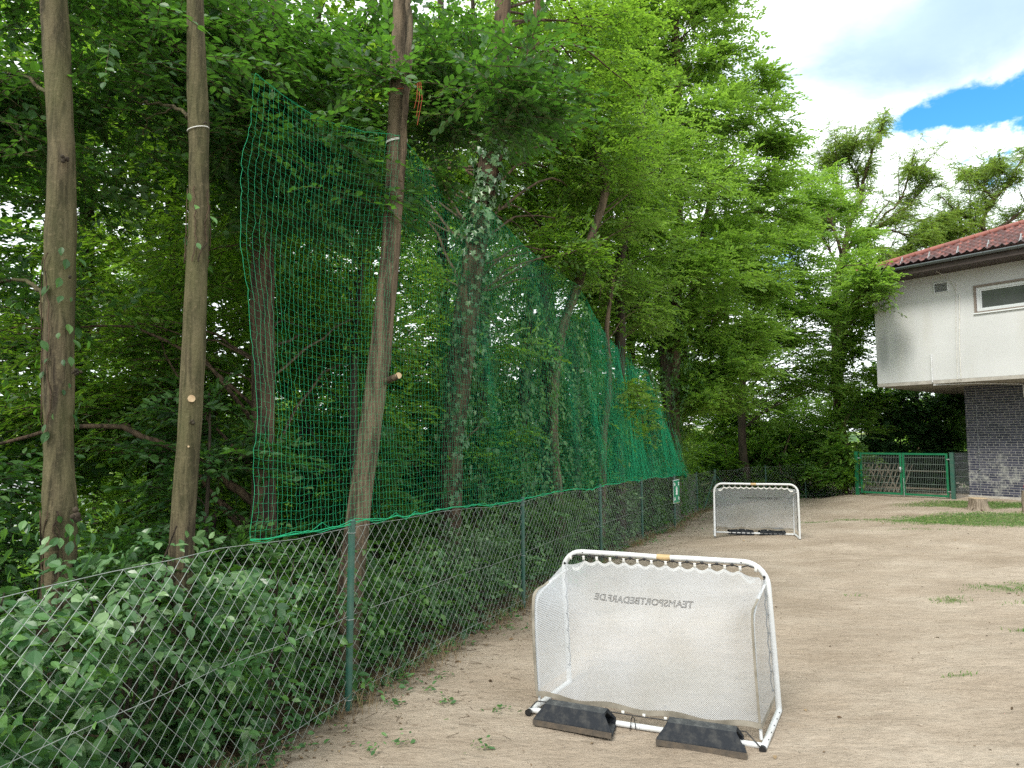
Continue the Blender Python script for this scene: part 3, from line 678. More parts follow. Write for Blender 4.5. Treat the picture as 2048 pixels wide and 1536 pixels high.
# ------------------------------------------------------------------ gate
GL = np.array([11.24, 22.96]); GR = np.array([13.0, 20.8]); gu = (GR - GL) / np.linalg.norm(GR - GL); GW = float(np.linalg.norm(GR - GL))
gate = empty('double_gate', (GL[0], GL[1], -.04), 'green double leaf metal gate of welded mesh between two square posts', 'gate')
gate.rotation_euler = (0, 0, math.atan2(gu[1], gu[0]))
GH = 1.40
for x, nm in ((0, 'gate_post'), (GW, 'gate_post')):
    m = MB(); box(m, (x, 0, GH / 2 - .05), (.10, .10, GH + .10)); box(m, (x, 0, GH + .005), (.115, .115, .012)); local(m, nm, M['wire_green'] if x else M['gate'], gate, False)
def leafgate(x0, x1):
    m = MB(); t = .055
    box(m, (x0 + t / 2, 0, GH / 2 + .03), (t, .05, GH - .1)); box(m, (x1 - t / 2, 0, GH / 2 + .03), (t, .05, GH - .1))
    box(m, ((x0 + x1) / 2, 0, .11), (x1 - x0 - 2 * t, .048, .06)); box(m, ((x0 + x1) / 2, 0, GH - .05), (x1 - x0 - 2 * t, .048, .055))
    o = local(m, 'gate_leaf', M['gate'], gate, False)
    mm = MB(); xs = np.arange(x0 + t + .03, x1 - t, .05); zs = np.arange(.24, GH - .1, .2)
    segs(mm, [(x, -.004, .13) for x in xs], [(x, -.004, GH - .07) for x in xs], .0028, 4)
    segs(mm, [(x0 + t, y, z) for z in zs for y in (-.011, .003)], [(x1 - t, y, z) for z in zs for y in (-.011, .003)], .0045, 4)
    local(mm, 'wire_grid', M['gate_wire'], o, False)
    for z in (.25, GH - .2):
        hh = MB()
        xx = x0 - .035 if x0 < 1 else x1 + .035
        box(hh, (xx, -.035, z), (.11, .025, .03)); sphere(hh, (xx, -.05, z), .02, 6); local(hh, 'hinge', M['galv'], o, False)
leafgate(.11, GW / 2 - .012); leafgate(GW / 2 + .012, GW - .11)
m = MB(); box(m, (GW / 2 - .05, -.045, .86), (.06, .04, .17)); tube(m, [(GW / 2 - .05, -.06, .9), (GW / 2 - .05, -.11, .9), (GW / 2 + .05, -.11, .9)], .009, 6); tube(m, [(GW / 2 + .04, -.04, .05), (GW / 2 + .04, -.04, .6)], .01, 6)
local(m, 'latch', M['galv'], gate)
pn = empty('mesh_panel', (13.05, 20.78, -.03), 'narrow grey welded mesh panel between gate post and brick wall', 'fence')
m = MB(); A0 = np.array([13.06, 20.80]); B0 = np.array([13.66, 21.12]); uu = (B0 - A0)
xs = np.linspace(0.03, 1, 13); segs(m, [(*(A0 + uu * t), -.0) for t in xs], [(*(A0 + uu * t), 1.36) for t in xs], .0035, 4)
zs = np.arange(.05, 1.4, .2); segs(m, [(*A0, z) for z in zs], [(*B0, z) for z in zs], .005, 4); m.build('wire_grid', M['panel_grey'], pn, False)
# lattice fence behind the gate
lf = empty('lattice_fence', (11.9, 24.4, -.05), 'low weathered wooden lattice fence standing behind the green gate', 'fence')
m = MB(); o0 = np.array([12.05, 24.35]); d0 = np.array([.80, -.60]); n0 = np.array([.6, .8])
for k in range(12):
    for sgn, off in ((1, 0), (-1, .02)):
        x0 = -.2 + k * .13; a = o0 + d0 * x0 + n0 * off; b = o0 + d0 * (x0 + .34 * sgn) + n0 * off
        if sgn < 0 and k % 2: continue
        A3 = np.array([*a, 0.0]); B3 = np.array([*b, .93]); dd = B3 - A3
        box(m, (A3 + B3) / 2, (np.linalg.norm(dd), .035, .012), basis(dd, (n0[0], n0[1], 0)))
m.build('lath', M['lath'], lf, False)
m = MB()
for z in (.15, .72): A3 = np.array([*(o0 - n0 * -.045), z]); box(m, A3 + np.array([*(d0 * 1.2), 0]), (2.7, .03, .05), basis((*d0, 0), (0, 0, 1)))
m.build('rail', M['lath'], lf, False)

# ------------------------------------------------------------------ stump, wooden post, pink toy
sp = P(1957, 1012, 17.9)[:2]; sz0 = gz1(*sp)
st = empty('tree_stump', (sp[0], sp[1], sz0), 'cut tree stump with spreading roots on the grass before the brick wall', 'tree stump')
m = MB(); th = np.linspace(0, 2 * math.pi, 28, endpoint=False); prof = [(0.0, .255), (.03, .24), (.07, .225), (.14, .215), (.24, .205), (.33, .20)]
flare = 1 + .18 * np.sin(th * 5 + 1) + .1 * np.sin(th * 9)
V = []
for zz, rr in prof:
    k = (1 - zz / .33); fl_ = 1 + (flare - 1) * (.35 + 1.2 * k * k)
    V += [(sp[0] + rr * f * math.cos(t), sp[1] + rr * f * math.sin(t), sz0 - .03 + zz) for t, f in zip(th, fl_)]
n_ = 28; F = [[i * n_ + k, i * n_ + (k + 1) % n_, (i + 1) * n_ + (k + 1) % n_, (i + 1) * n_ + k] for i in range(5) for k in range(n_)]
m.add(V, F)
for k in range(6):
    a = k * 1.05 + .3; tube(m, [(sp[0] + r_ * math.cos(a), sp[1] + r_ * math.sin(a), sz0 + z_) for r_, z_ in ((.15, .10), (.23, .035), (.29, .0), (.34, -.03))], [.05, .035, .025, .01], 7)
m.build('bark', M['stump'], st)
m = MB(); top = V[-n_:]; m.add(top + [(sp[0], sp[1], sz0 + .305)], [[k, (k + 1) % n_, n_] for k in range(n_)]); m.build('cut_face', M['cut'], st, False)
wp = P(2056, 1000, 17.2)[:2]; wz_ = gz1(*wp)
wpo = empty('wooden_post', (wp[0], wp[1], wz_), 'thick weathered wooden post in front of the brick wall at the picture edge', 'post')
m = MB(); tube(m, [(wp[0], wp[1], wz_ - .1), (wp[0], wp[1], wz_ + .3), (wp[0] + .01, wp[1], wz_ + .51)], [.135, .13, .125], 14, bump=.05); m.build('post', M['stump'], wpo)
pk = MB(); sphere(pk, (wp[0] + .02, wp[1] - .02, wz_ + .60), .10, 14, .9); 
pko = pk.build('pink_ball', M['pink'], None, loc=(wp[0] + .02, wp[1] - .02, wz_ + .60)); tag(pko, 'small pink ball lying on top of the wooden post', 'ball')

# ------------------------------------------------------------------ chain link fences
def poly_at(poly, s):
    L = np.concatenate([[0], np.cumsum(np.linalg.norm(np.diff(poly, axis=0), axis=1))])
    return np.stack([np.interp(s, L, poly[:, 0]), np.interp(s, L, poly[:, 1])], -1), L
def fheight(x, y): return np.interp(y, [-3, 5, 8, 15, 25], [1.25, 1.25, 1.2, 1.15, 1.15])
def chain(name, poly, label, posts, s_cut=0):
    root = empty(name, (poly[1][0], poly[1][1], gz1(*poly[1])), label, 'fence')
    _, L = poly_at(poly, 0.0); tot = L[-1]; w_ = .056
    ns = int(tot / w_); nr = 21
    si = np.arange(ns + 1) * w_; xy, _ = poly_at(poly, si)
    tang = nrm(np.gradient(xy, axis=0)); nn = np.stack([-tang[:, 1], tang[:, 0]], -1)
    zb = gz(xy[:, 0], xy[:, 1]) + .02; H = fheight(xy[:, 0], xy[:, 1]) - .03
    I, J = np.meshgrid(np.arange(ns + 1), np.arange(nr + 1), indexing='ij')
    off = .018 * np.sin(si * 1.9)[:, None] * np.sin(J / nr * 3.1) + rng.normal(0, .0022, I.shape)
    Xn = xy[I, 0] + nn[I, 0] * off + rng.normal(0, .0016, I.shape) * tang[I, 0]; Yn = xy[I, 1] + nn[I, 1] * off + rng.normal(0, .0016, I.shape) * tang[I, 1]
    Zn = zb[:, None] + H[:, None] * (J / nr) + rng.normal(0, .0016, I.shape) - (.010 * np.abs(np.sin(si * 1.05)))[:, None] * (J / nr)
    N = np.stack([Xn, Yn, Zn], -1)
    m = MB(); i, j = np.meshgrid(np.arange(ns), np.arange(nr), indexing='ij'); ev = (i + j) % 2 == 0
    a = N[i, j][ev]; b = N[i + 1, j + 1][ev]; m_ = (i + j) % 2 == 1; a2 = N[i + 1, j][m_]; b2 = N[i, j + 1][m_]
    segs(m, a, b, .00135); segs(m, a2, b2, .00135)
    m.build('wire_mesh', M['wire'], root)
    for fr in (1.0, .50, .06):
        m = MB(); zz = zb + H * fr + (.004 if fr == 1 else 0); pts = np.stack([xy[:, 0] + nn[:, 0] * .004, xy[:, 1] + nn[:, 1] * .004, zz], -1)[::6]
        if fr == 1: pts[:, 2] -= (.010 * np.abs(np.sin(si * 1.05)))[::6]
        segs(m, pts[:-1], pts[1:], .0019, 4); m.build('tension_wire', M['wire'], root)
    for (x, y, r, lean) in posts:
        hgt = float(fheight(x, y)) + .03; z0 = gz1(x, y)
        m = MB(); tube(m, [(x, y, z0 - .15), (x + lean[0] * .5, y + lean[1] * .5, z0 + hgt / 2), (x + lean[0], y + lean[1], z0 + hgt)], r, 12); sphere(m, (x + lean[0], y + lean[1], z0 + hgt), r * 1.12, 10, .5)
        po = m.build('post', M['wire_green'], root)
        for fr in (.96, .5, .08):
            b_ = MB(); tube(b_, [(x + lean[0] * fr + (r + .004) * math.cos(t), y + lean[1] * fr + (r + .004) * math.sin(t), z0 + hgt * fr - .03) for t in np.linspace(0, 2 * math.pi, 9)], .0025, 4, False); b_.build('clip_band', M['wire'], po)
    return root
FR = .025
f1 = chain('chain_link_fence', FENCE, 'long rusty chain link fence with green posts running along the wooded slope', [(FENCE[k][0], FENCE[k][1], FR if k != 9 else .035, (random.uniform(-.015, .015), random.uniform(-.02, .02))) for k in (0, 1, 3, 4, 5, 6, 7, 8, 9)])
m = MB(); pe = FENCE[9]; tube(m, [(pe[0] - .05, pe[1] - .1, .68 - .1), (pe[0] - .72, pe[1] - 1.25, -.35)], .02, 8); m.build('strut', M['wire_green'], f1)
f2 = chain('chain_link_fence', BACK, 'chain link fence across the back of the yard behind the small goal', [(8.45, 23.5, FR, (0, 0)), (10.0, 24.05, FR, (0, .02))])
m = MB(); tube(m, [(pe[0] + .06, pe[1] + .04, .62), (pe[0] + .95, pe[1] + .62, -.32)], .02, 8); m.build('strut', M['wire_green'], f2)

# emergency assembly point sign on the fence
sgp = FENCE[7]; sdv = nrm(FENCE[7] - FENCE[6]); snn = np.array([sdv[1], -sdv[0]]); sc_ = sgp + snn * .05 - sdv * .02
sgz = gz1(*sgp) + .82
sign = empty('assembly_sign', (sc_[0], sc_[1], sgz - .25), 'green and white emergency assembly point sign hung on the fence', 'sign')
RS = basis((sdv[0], sdv[1], 0), (0, 0, 1)); SW, SH = .46, .50
def sb(mb, x, z, wx, wz, th, off, rot=0.0):
    R = RS @ np.array([[math.cos(rot), 0, -math.sin(rot)], [0, 1, 0], [math.sin(rot), 0, math.cos(rot)]])
    cc = np.array([sc_[0], sc_[1], sgz]) + RS @ np.array([x, -off, z]); box(mb, cc, (wx, th, wz), R)
m = MB(); sb(m, 0, 0, SW, SH, .006, 0); m.build('board', M['signw'], sign, False)
m = MB(); sb(m, 0, 0, SW - .022, SH - .022, .004, .006); m.build('green_field', M['signg'], sign, False)
m = MB()
for sx2 in (-1, 1):
    for sz2 in (-1, 1):
        m = MB()
        a = math.atan2(-sz2, -sx2); cx_, cz_ = sx2 * .155, sz2 * .165
        sb(m, cx_, cz_, .085, .022, .003, .010, a)
        for da in (-.75, .75): sb(m, cx_ + math.cos(a) * .045 - math.cos(a + da) * .025, cz_ + math.sin(a) * .045 - math.sin(a + da) * .025, .06, .022, .003, .0115, a + da)
        m.build('arrow', M['signw'], sign, False)
m = MB()
for dx, hh2 in ((-.040, .11), (0, .14), (.040, .11)):
    sb(m, dx, -.02 + (hh2 - .11) / 2, .04, hh2, .003, .010); sb(m, dx, .065 + (hh2 - .11), .034, .034, .003, .010, .785)
m.build('pictogram', M['signw'], sign, False)

# ------------------------------------------------------------------ green ball net
def on_fence(y): return np.array([np.interp(y, FENCE[:, 1], FENCE[:, 0]), y])
NB = []   # (fence y, top point)
def ft(y): 
    q = on_fence(y); return np.array([q[0], q[1], gz1(*q) + float(fheight(*q)) + .01])
tops = [(3.92, P(520, 155, 4.75)), (4.55, P(640, 212, 5.1)), (5.35, P(800, 270, 5.52)), (6.9, P(890, 352, 7.1)), (8.4, P(980, 420, 8.8)), (9.6, P(1070, 498, 10.0)), (10.9, P(1158, 572, 11.2)),
        (12.3, P(1210, 655, 12.6)), (13.5, P(1243, 705, 13.7)), (14.9, P(1293, 742, 15.1)), (16.2, P(1335, 850, 16.3)), (17.6, P(1378, 945, 17.6))]
yb = np.array([t[0] for t in tops]); TP = np.array([t[1] for t in tops])
Ltot = np.concatenate([[0], np.cumsum(np.linalg.norm(np.diff(np.array([ft(y) for y in yb]), axis=0), axis=1))])
cell = .047; nc = int(Ltot[-1] / cell); nrw = 62
sc2 = np.linspace(0, Ltot[-1], nc + 1); ybs = np.interp(sc2, Ltot, yb)
bot = np.array([ft(y) for y in ybs]); TPc = np.stack([np.interp(sc2, Ltot, TP[:, k]) for k in range(3)], -1)
# sag of the top edge between the tie points
ties = np.array([3.92, 5.35, 8.4, 10.9, 13.5, 14.9, 17.6]); 
for k in range(len(ties) - 1):
    mk = (ybs >= ties[k]) & (ybs <= ties[k + 1]); tt = (ybs[mk] - ties[k]) / (ties[k + 1] - ties[k]); TPc[mk, 2] -= .10 * np.sin(math.pi * tt)
vv = np.linspace(0, 1, nrw + 1)
G3 = bot[:, None] * (1 - vv)[None, :, None] + TPc[:, None] * vv[None, :, None]
ft_dir = nrm(np.gradient(bot[:, :2], axis=0)); fnn = np.stack([ft_dir[:, 1], -ft_dir[:, 0]], -1)
Ic, Jc = np.meshgrid(np.arange(nc + 1), np.arange(nrw + 1), indexing='ij')
belly = np.sin(math.pi * vv)[None] 
d_perp = .07 * np.sin(ybs * 2.1)[:, None] * belly + .035 * np.sin(ybs * 5.2 + 1)[:, None] * belly * np.sin(vv * 5)[None]
G3[..., :2] += fnn[:, None] * d_perp[..., None]
sag = np.zeros(nc + 1)
for k in range(len(ties) - 1):
    mk = (ybs >= ties[k]) & (ybs <= ties[k + 1]); tt = (ybs[mk] - ties[k]) / (ties[k + 1] - ties[k]); sag[mk] = np.sin(math.pi * tt)
G3[..., 2] -= (.22 * sag * np.clip((ybs - 7) / 4, 0.15, 1))[:, None] * belly
leftb = np.exp(-(sc2 / .55))[:, None] * (.24 * np.exp(-((vv - .62) / .30) ** 2) - .010 * np.sin(vv * 31))[None]
G3[..., :2] -= ft_dir[:, None] * leftb[..., None]
G3 += rng.normal(0, .0035, G3.shape)
net = empty('ball_net', tuple(bot[0]), 'tall green knotted ball catching net tied between the trees above the fence', 'net')
m = MB(); A_ = G3[:-1].reshape(-1, 3); B_ = G3[1:].reshape(-1, 3)
def strands(A, B, r):
    mid = (A + B) / 2; mid[:, 2] -= .0025; r = r * np.interp(A[:, 1], [4, 7, 12], [.72, .85, 1.15]); segs(m, A, mid, r); segs(m, mid, B, r)
strands(A_, B_, .00085); strands(G3[:, :-1].reshape(-1, 3), G3[:, 1:].reshape(-1, 3), .00085)
i2 = int(np.interp(11.4, ybs, np.arange(nc + 1))); G4 = G3[i2:].copy(); w4 = np.clip((ybs[i2:] - 11.4) / 2, 0, 1)[:, None]
G4[..., :2] += (fnn[i2:, None] * (.10 * np.sin(ybs[i2:] * 6)[:, None] + .05)[..., None] * (w4 * belly)[..., None]); G4[..., 2] -= .16 * w4 * belly * (1 + .4 * np.sin(ybs[i2:] * 4))[:, None]; G4 += rng.normal(0, .008, G4.shape)
strands(G4[:-1].reshape(-1, 3), G4[1:].reshape(-1, 3), .0011); strands(G4[:, :-1].reshape(-1, 3), G4[:, 1:].reshape(-1, 3), .0011)
m.build('netting', M['net'], net)
m = MB(); bb = G3[:, 0][::3]
for rr, am in ((.0035, .008), (.0025, .02), (.002, .03)):
    pts = bb + rng.normal(0, am / 2, bb.shape) * [0.4, .4, 1]; segs(m, pts[:-1], pts[1:], rr, 4)
m.build('border_rope', M['net'], net)
m = MB(); tb = G3[:, -1][::3]; segs(m, tb[:-1], tb[1:], .0018, 4); tb2 = tb + rng.normal(0, .012, tb.shape); segs(m, tb2[:-1], tb2[1:], .0012, 3)
lb_ = G3[0]; segs(m, lb_[:-1], lb_[1:], .0010, 3); m.build('head_rope', M['net'], net)
# bunched folds near the far end
m = MB()
for k in range(80):
    y0 = 12.6 + 4.8 * rng.random(); i0 = int(np.interp(y0, ybs, np.arange(nc + 1))); col = G3[i0] + np.array([*(fnn[i0] * rng.uniform(-.08, .12)), 0]) + ft_dir[i0][0] * 0
    sl_ = col[::2].copy(); sl_[:, 0] += .05 * np.sin(np.linspace(0, 4, len(sl_)) + k); segs(m, sl_[:-1], sl_[1:], .002, 3)
m.build('fold', M['net'], net)

# ------------------------------------------------------------------ small goals
GWd, GDp, GHt = 1.49, .63, 1.0
def make_goal(loc, ang, label, grp='small football goals on the sandy yard', rack=(0, 0)):
    root = empty('football_goal', loc, label, 'goal', grp); root.rotation_euler = (0, 0, ang)
    Wd, D, H = GWd, GDp, GHt; r = .0195
    m = MB(); R = .15
    pts = [(0, D, .02), (0.002, D, .4), (.006, D - .01, H - R)]
    for a in np.linspace(0, math.pi / 2, 8)[1:]: pts.append((.006 + R - R * math.cos(a), D - .012, H - R + R * math.sin(a)))
    pts2 = [(Wd - x, y, z) for x, y, z in pts[::-1]]
    full = pts + [(Wd * .35, D - .012, H), (Wd * .5, D - .012, H - .004), (Wd * .65, D - .012, H)] + pts2
    full = np.array(full); full[0][2] = r; full[-1][2] = r
    tube(m, full, r, 14); local(m, 'front_frame', M['white'], root)
    for x in (0, Wd):
        m = MB(); tube(m, [(x, D + .012, r), (x, .05, r), (x, -.055, r)], r, 14, False); local(m, 'side_bar', M['white'], root)
        m = MB(); tube(m, [(x, -.035, r), (x, -.061, r)], r * 1.05, 14); local(m, 'end_cap', M['black'], root)
        m = MB(); xi = x + (.026 if x == 0 else -.026)
        tube(m, curve_pts([(xi, .07, .03), (xi, .062, .4), (xi, .075, .68), (xi, .135, .765), (xi, .35, .82), (xi, D, .86)], 24), .010, 8); local(m, 'net_stanchion', M['white'], root)
    m = MB(); tube(m, [(.0, 0, r), (Wd / 2 - .001, 0, r)], r * .93, 14); tube(m, [(Wd / 2 + .001, 0, r), (Wd, 0, r)], r * .93, 14); local(m, 'rear_bar', M['white'], root)
    # net
    NA, NBb = 90, 60
    prof_s = curve_pts([(D - .035, H - .048), (.44, .865), (.26, .815), (.115, .80), (.05, .755), (.030, .62), (.03, .40), (.05, .13)], NBb + 1)
    prof_c = curve_pts([(D - .035, H - .050), (.36, .67), (.15, .34), (.03, .125)], NBb + 1)
    def arc(p):
        L = np.concatenate([[0], np.cumsum(np.linalg.norm(np.diff(p, axis=0), axis=1))]); t = np.linspace(0, L[-1], NBb + 1)
        return np.stack([np.interp(t, L, p[:, 0]), np.interp(t, L, p[:, 1])], -1)
    prof_s, prof_c = arc(prof_s), arc(prof_c)
    a = np.linspace(0, 1, NA + 1); edge = np.minimum(a, 1 - a) * Wd
    wgt = np.exp(-(edge / .17) ** 1.5)[:, None, None]
    PR = prof_c[None] * (1 - wgt) + prof_s[None] * wgt
    xx = (.014 + a * (Wd - .028))[:, None] + np.zeros(NBb + 1)[None]
    # inset the net inside the rounded top corners
    b = np.linspace(0, 1, NBb + 1)
    ins = np.clip(.07 * np.exp(-(b / .06)), 0, .07)
    xx = xx + ins[None] * (1 - 2 * a)[:, None]
    BK = np.stack([xx, PR[..., 0], PR[..., 1]], -1)
    ntab = 13; sc3 = np.abs(np.sin(a * ntab * math.pi)) ** 1.3
    BK[..., 2] -= (.024 * sc3)[:, None] * np.exp(-b / .02)[None]
    BK[..., 2] -= .06 * np.exp(-(np.minimum(a, 1 - a) / .06) ** 2)[:, None] * np.exp(-b / .03)[None]
    BK[..., 1] += .012 * np.sin(a * 9 + 1)[:, None] * np.sin(b * math.pi)[None] + .006 * np.sin(a * 31)[:, None] * np.sin(b * 7)[None] * np.sin(b * math.pi)[None]
    BK[..., 2] += .010 * np.sin(a * 22)[:, None] * np.clip((b - .9) * 10, 0, 1)[None]
    def grid(mb, G):
        n1g, n2g = G.shape[:2]; i, j = np.meshgrid(np.arange(n1g - 1), np.arange(n2g - 1), indexing='ij')
        k = i * n2g + j; mb.add(G.reshape(-1, 3), np.stack([k, k + n2g, k + n2g + 1, k + 1], -1).reshape(-1, 4))
    m = MB(); grid(m, BK); Lp = 1.35
    uv = np.stack(np.broadcast_arrays((a * Wd)[:, None], (b * Lp)[None]), -1).reshape(-1, 2)
    nt_ = local(m, 'goal_net', M['goalnet'], root, uv=uv)
    for side in (0, 1):
        S_ = BK[0 if side == 0 else -1]
        Fz = np.linspace(H - .11, .13, NBb + 1); Fr = np.stack([np.full(NBb + 1, .015 if side == 0 else Wd - .015), np.full(NBb + 1, D - .03), Fz], -1)
        Fr[:, 1] -= .014 * np.abs(np.sin(np.linspace(0, 8 * math.pi, NBb + 1)))
        t = np.linspace(0, 1, 25); SG = Fr[None] * (1 - t)[:, None, None] + S_[None] * t[:, None, None]
        SG[..., 0] += (.02 if side == 0 else -.02) * np.sin(t * math.pi)[:, None] * np.sin(np.linspace(0, math.pi, NBb + 1))[None]
        m = MB(); grid(m, SG); uv2 = np.stack(np.broadcast_arrays((t * D)[:, None], (b * 1.0)[None]), -1).reshape(-1, 2)
        local(m, 'side_net', M['goalnet'], nt_, uv=uv2)
    # hems
    def ribbon(mb, pts, dirv, wd):
        pts = np.asarray(pts); q = pts + np.asarray(dirv) * wd; n = len(pts)
        n_off = np.array([0, -.004, 0]); mb.add(np.vstack([pts + n_off, q + n_off]), [[k, k + 1, n + k + 1, n + k] for k in range(n - 1)])
    m = MB(); bh = BK[:, -1]; ribbon(m, bh, (0, 0, -1), .032); ribbon(m, SG[:, -1], (0, 0, -1), .032)
    ribbon(m, BK[0, 22:], (-.15, -1, 0), .004); 
    for e_, sx3 in ((0, 1), (-1, -1)):
        q = BK[e_, 16:]; q2 = BK[1 if e_ == 0 else -2, 16:]; n = len(q); m.add(np.vstack([q + [0, -.005, .002], q2 + [0, -.006, .002]]), [[k, k + 1, n + k + 1, n + k] for k in range(n - 1)])
    local(m, 'hem', M['hem'], nt_)
    m = MB(); tb_ = BK[:, 0]; ribbon(m, tb_, (0, .1, -1), .022); local(m, 'head_hem', M['hem_w'], nt_)
    # elastic cord with beads and tabs along the bar
    line = []
    def one(nm, mt, fn, *a):
        q_ = MB(); fn(q_, *a); return local(q_, nm, mt, root)
    for k in range(ntab + 1):
        x = .075 + (Wd - .15) * k / ntab; line.append((x, D - .035, H - .036))
        if k < ntab: 
            xb = x + (Wd - .15) / ntab * .5; line.append((xb, D - .036, H - .020))
            if k not in (0, 6, ntab - 1): one('bead', M['black'], sphere, (xb, D - .042, H - .020), .0115, 8)
        one('net_tab', M['hem_w'], box, (x, D - .036, H - .042), (.018, .006, .034))
    # down both uprights
    for x, sx3 in ((.03, 1), (Wd - .03, -1)):
        up = []
        for k, z in enumerate(np.linspace(H - .09, .16, 13)):
            up.append((x + (.004 if k % 2 else -.006) * sx3, D - .030, z))
            if k % 2 == 0: one('bead', M['black'], sphere, (x - .006 * sx3, D - .034, z), .010, 8)
        up = np.array(up); cd = MB(); segs(cd, up[:-1], up[1:], .0042, 5); local(cd, 'elastic_cord', M['black'], root)
    line = np.array(line); cd = MB(); segs(cd, line[:-1], line[1:], .0045, 5); local(cd, 'elastic_cord', M['black'], root); cd = MB()
    rc = np.array([(-.005, -.03, .03), (.03, .02, .075), (.20, .012, .085), (.5, .01, .082), (.75, .01, .080), (1.1, .01, .083), (Wd - .10, .01, .085), (Wd - .02, -.035, .03)]); segs(cd, rc[:-1], rc[1:], .0042, 5); local(cd, 'elastic_cord', M['black'], root); cd = MB()
    segs(cd, [(.70, -.005, .08), (.70, -.028, .075), (.715, -.02, .078)], [(.70, -.028, .075), (.685, -.03, -.005), (.725, -.032, .01)], .003, 5)
    for x in np.arange(.22, Wd - .1, .137): one('net_tab', M['hem_w'], box, (x, .012, .088), (.018, .008, .022))
    local(cd, 'cord_end', M['black'], root)
    m = MB(); tube(m, [(Wd * .49, D - .012, H - .003), (Wd * .53, D - .012, H - .004), (Wd * .555, D - .012, H - .002)], [.0215, .0232, .0215], 14); local(m, 'tape', M['tape'], root)
    m = MB()
    for k in range(5): one('bolt', M['black'], sphere, (Wd + .0165, D - .08 - k * .12, .036), .004, 6); one('bolt', M['black'], sphere, (-.0165, D - .08 - k * .12, .036), .004, 6)
    for x in (.17, Wd - .17): one('bolt', M['black'], sphere, (x, D - .034, H), .005, 6)
    # lettering woven into the rear net, readable from the mouth side
    cu = bpy.data.curves.new('txt', 'FONT'); cu.body = 'TEAMSPORTBEDARF.DE'; cu.size = .088; cu.fill_mode = 'NONE'; cu.bevel_depth = .0021; cu.bevel_resolution = 0; cu.resolution_u = 3; cu.space_character = 1.02
    to = bpy.data.objects.new('txt', cu); COL.objects.link(to); dg = bpy.context.evaluated_depsgraph_get(); me = bpy.data.meshes.new_from_object(to.evaluated_get(dg))
    bpy.data.objects.remove(to); tv = np.array([v.co[:] for v in me.vertices]); tf = [list(p.vertices) for p in me.polygons]; bpy.data.meshes.remove(me)
    tw = tv[:, 0].max() - tv[:, 0].min(); x0t = Wd * .72 - .045; k = .705 / tw
    ax = (x0t - (tv[:, 0] - tv[:, 0].min()) * k) / Wd; bx = .325 - tv[:, 1] * 1.08 / Lp
    fi = np.clip(ax * NA, 0, NA - 1e-3); fj = np.clip(bx * NBb, 0, NBb - 1e-3); i0 = fi.astype(int); j0 = fj.astype(int); u_ = (fi - i0)[:, None]; w_2 = (fj - j0)[:, None]
    pt = BK[i0, j0] * (1 - u_) * (1 - w_2) + BK[i0 + 1, j0] * u_ * (1 - w_2) + BK[i0, j0 + 1] * (1 - u_) * w_2 + BK[i0 + 1, j0 + 1] * u_ * w_2
    pt[:, 1] += tv[:, 2] * .6
    m = MB(); m.add(pt, [f for f in tf if len(f) == 4]); local(m, 'lettering', M['black'], nt_)
    for o in root.children_recursive:      # the light frame stands slightly racked
        n = len(o.data.vertices); co = np.zeros(n * 3); o.data.vertices.foreach_get('co', co); co = co.reshape(-1, 3)
        co[:, 0] += rack[0] * co[:, 1] + rack[1] * co[:, 2]; o.data.vertices.foreach_set('co', co.ravel()); o.data.update()
    return root
gAng = math.atan2(-.385, .923)
g1p = np.array([.135, 4.93])
goal1 = make_goal((g1p[0], g1p[1], -.172), gAng, 'near small white football goal seen from behind, its rear net facing the camera', rack=(.10, -.045))
FRt = P(1600, 1085, 12.95)[:2]; FLt = P(1435, 1083, 13.32)[:2]; xd2 = nrm(FLt - FRt); yd2 = np.array([-xd2[1], xd2[0]])
a2 = math.atan2(xd2[1], xd2[0]); g2p = FRt - yd2 * GDp
goal2 = make_goal((g2p[0], g2p[1], gz1(*g2p) + .002), a2, 'far small white football goal seen from the front, standing before the back fence')
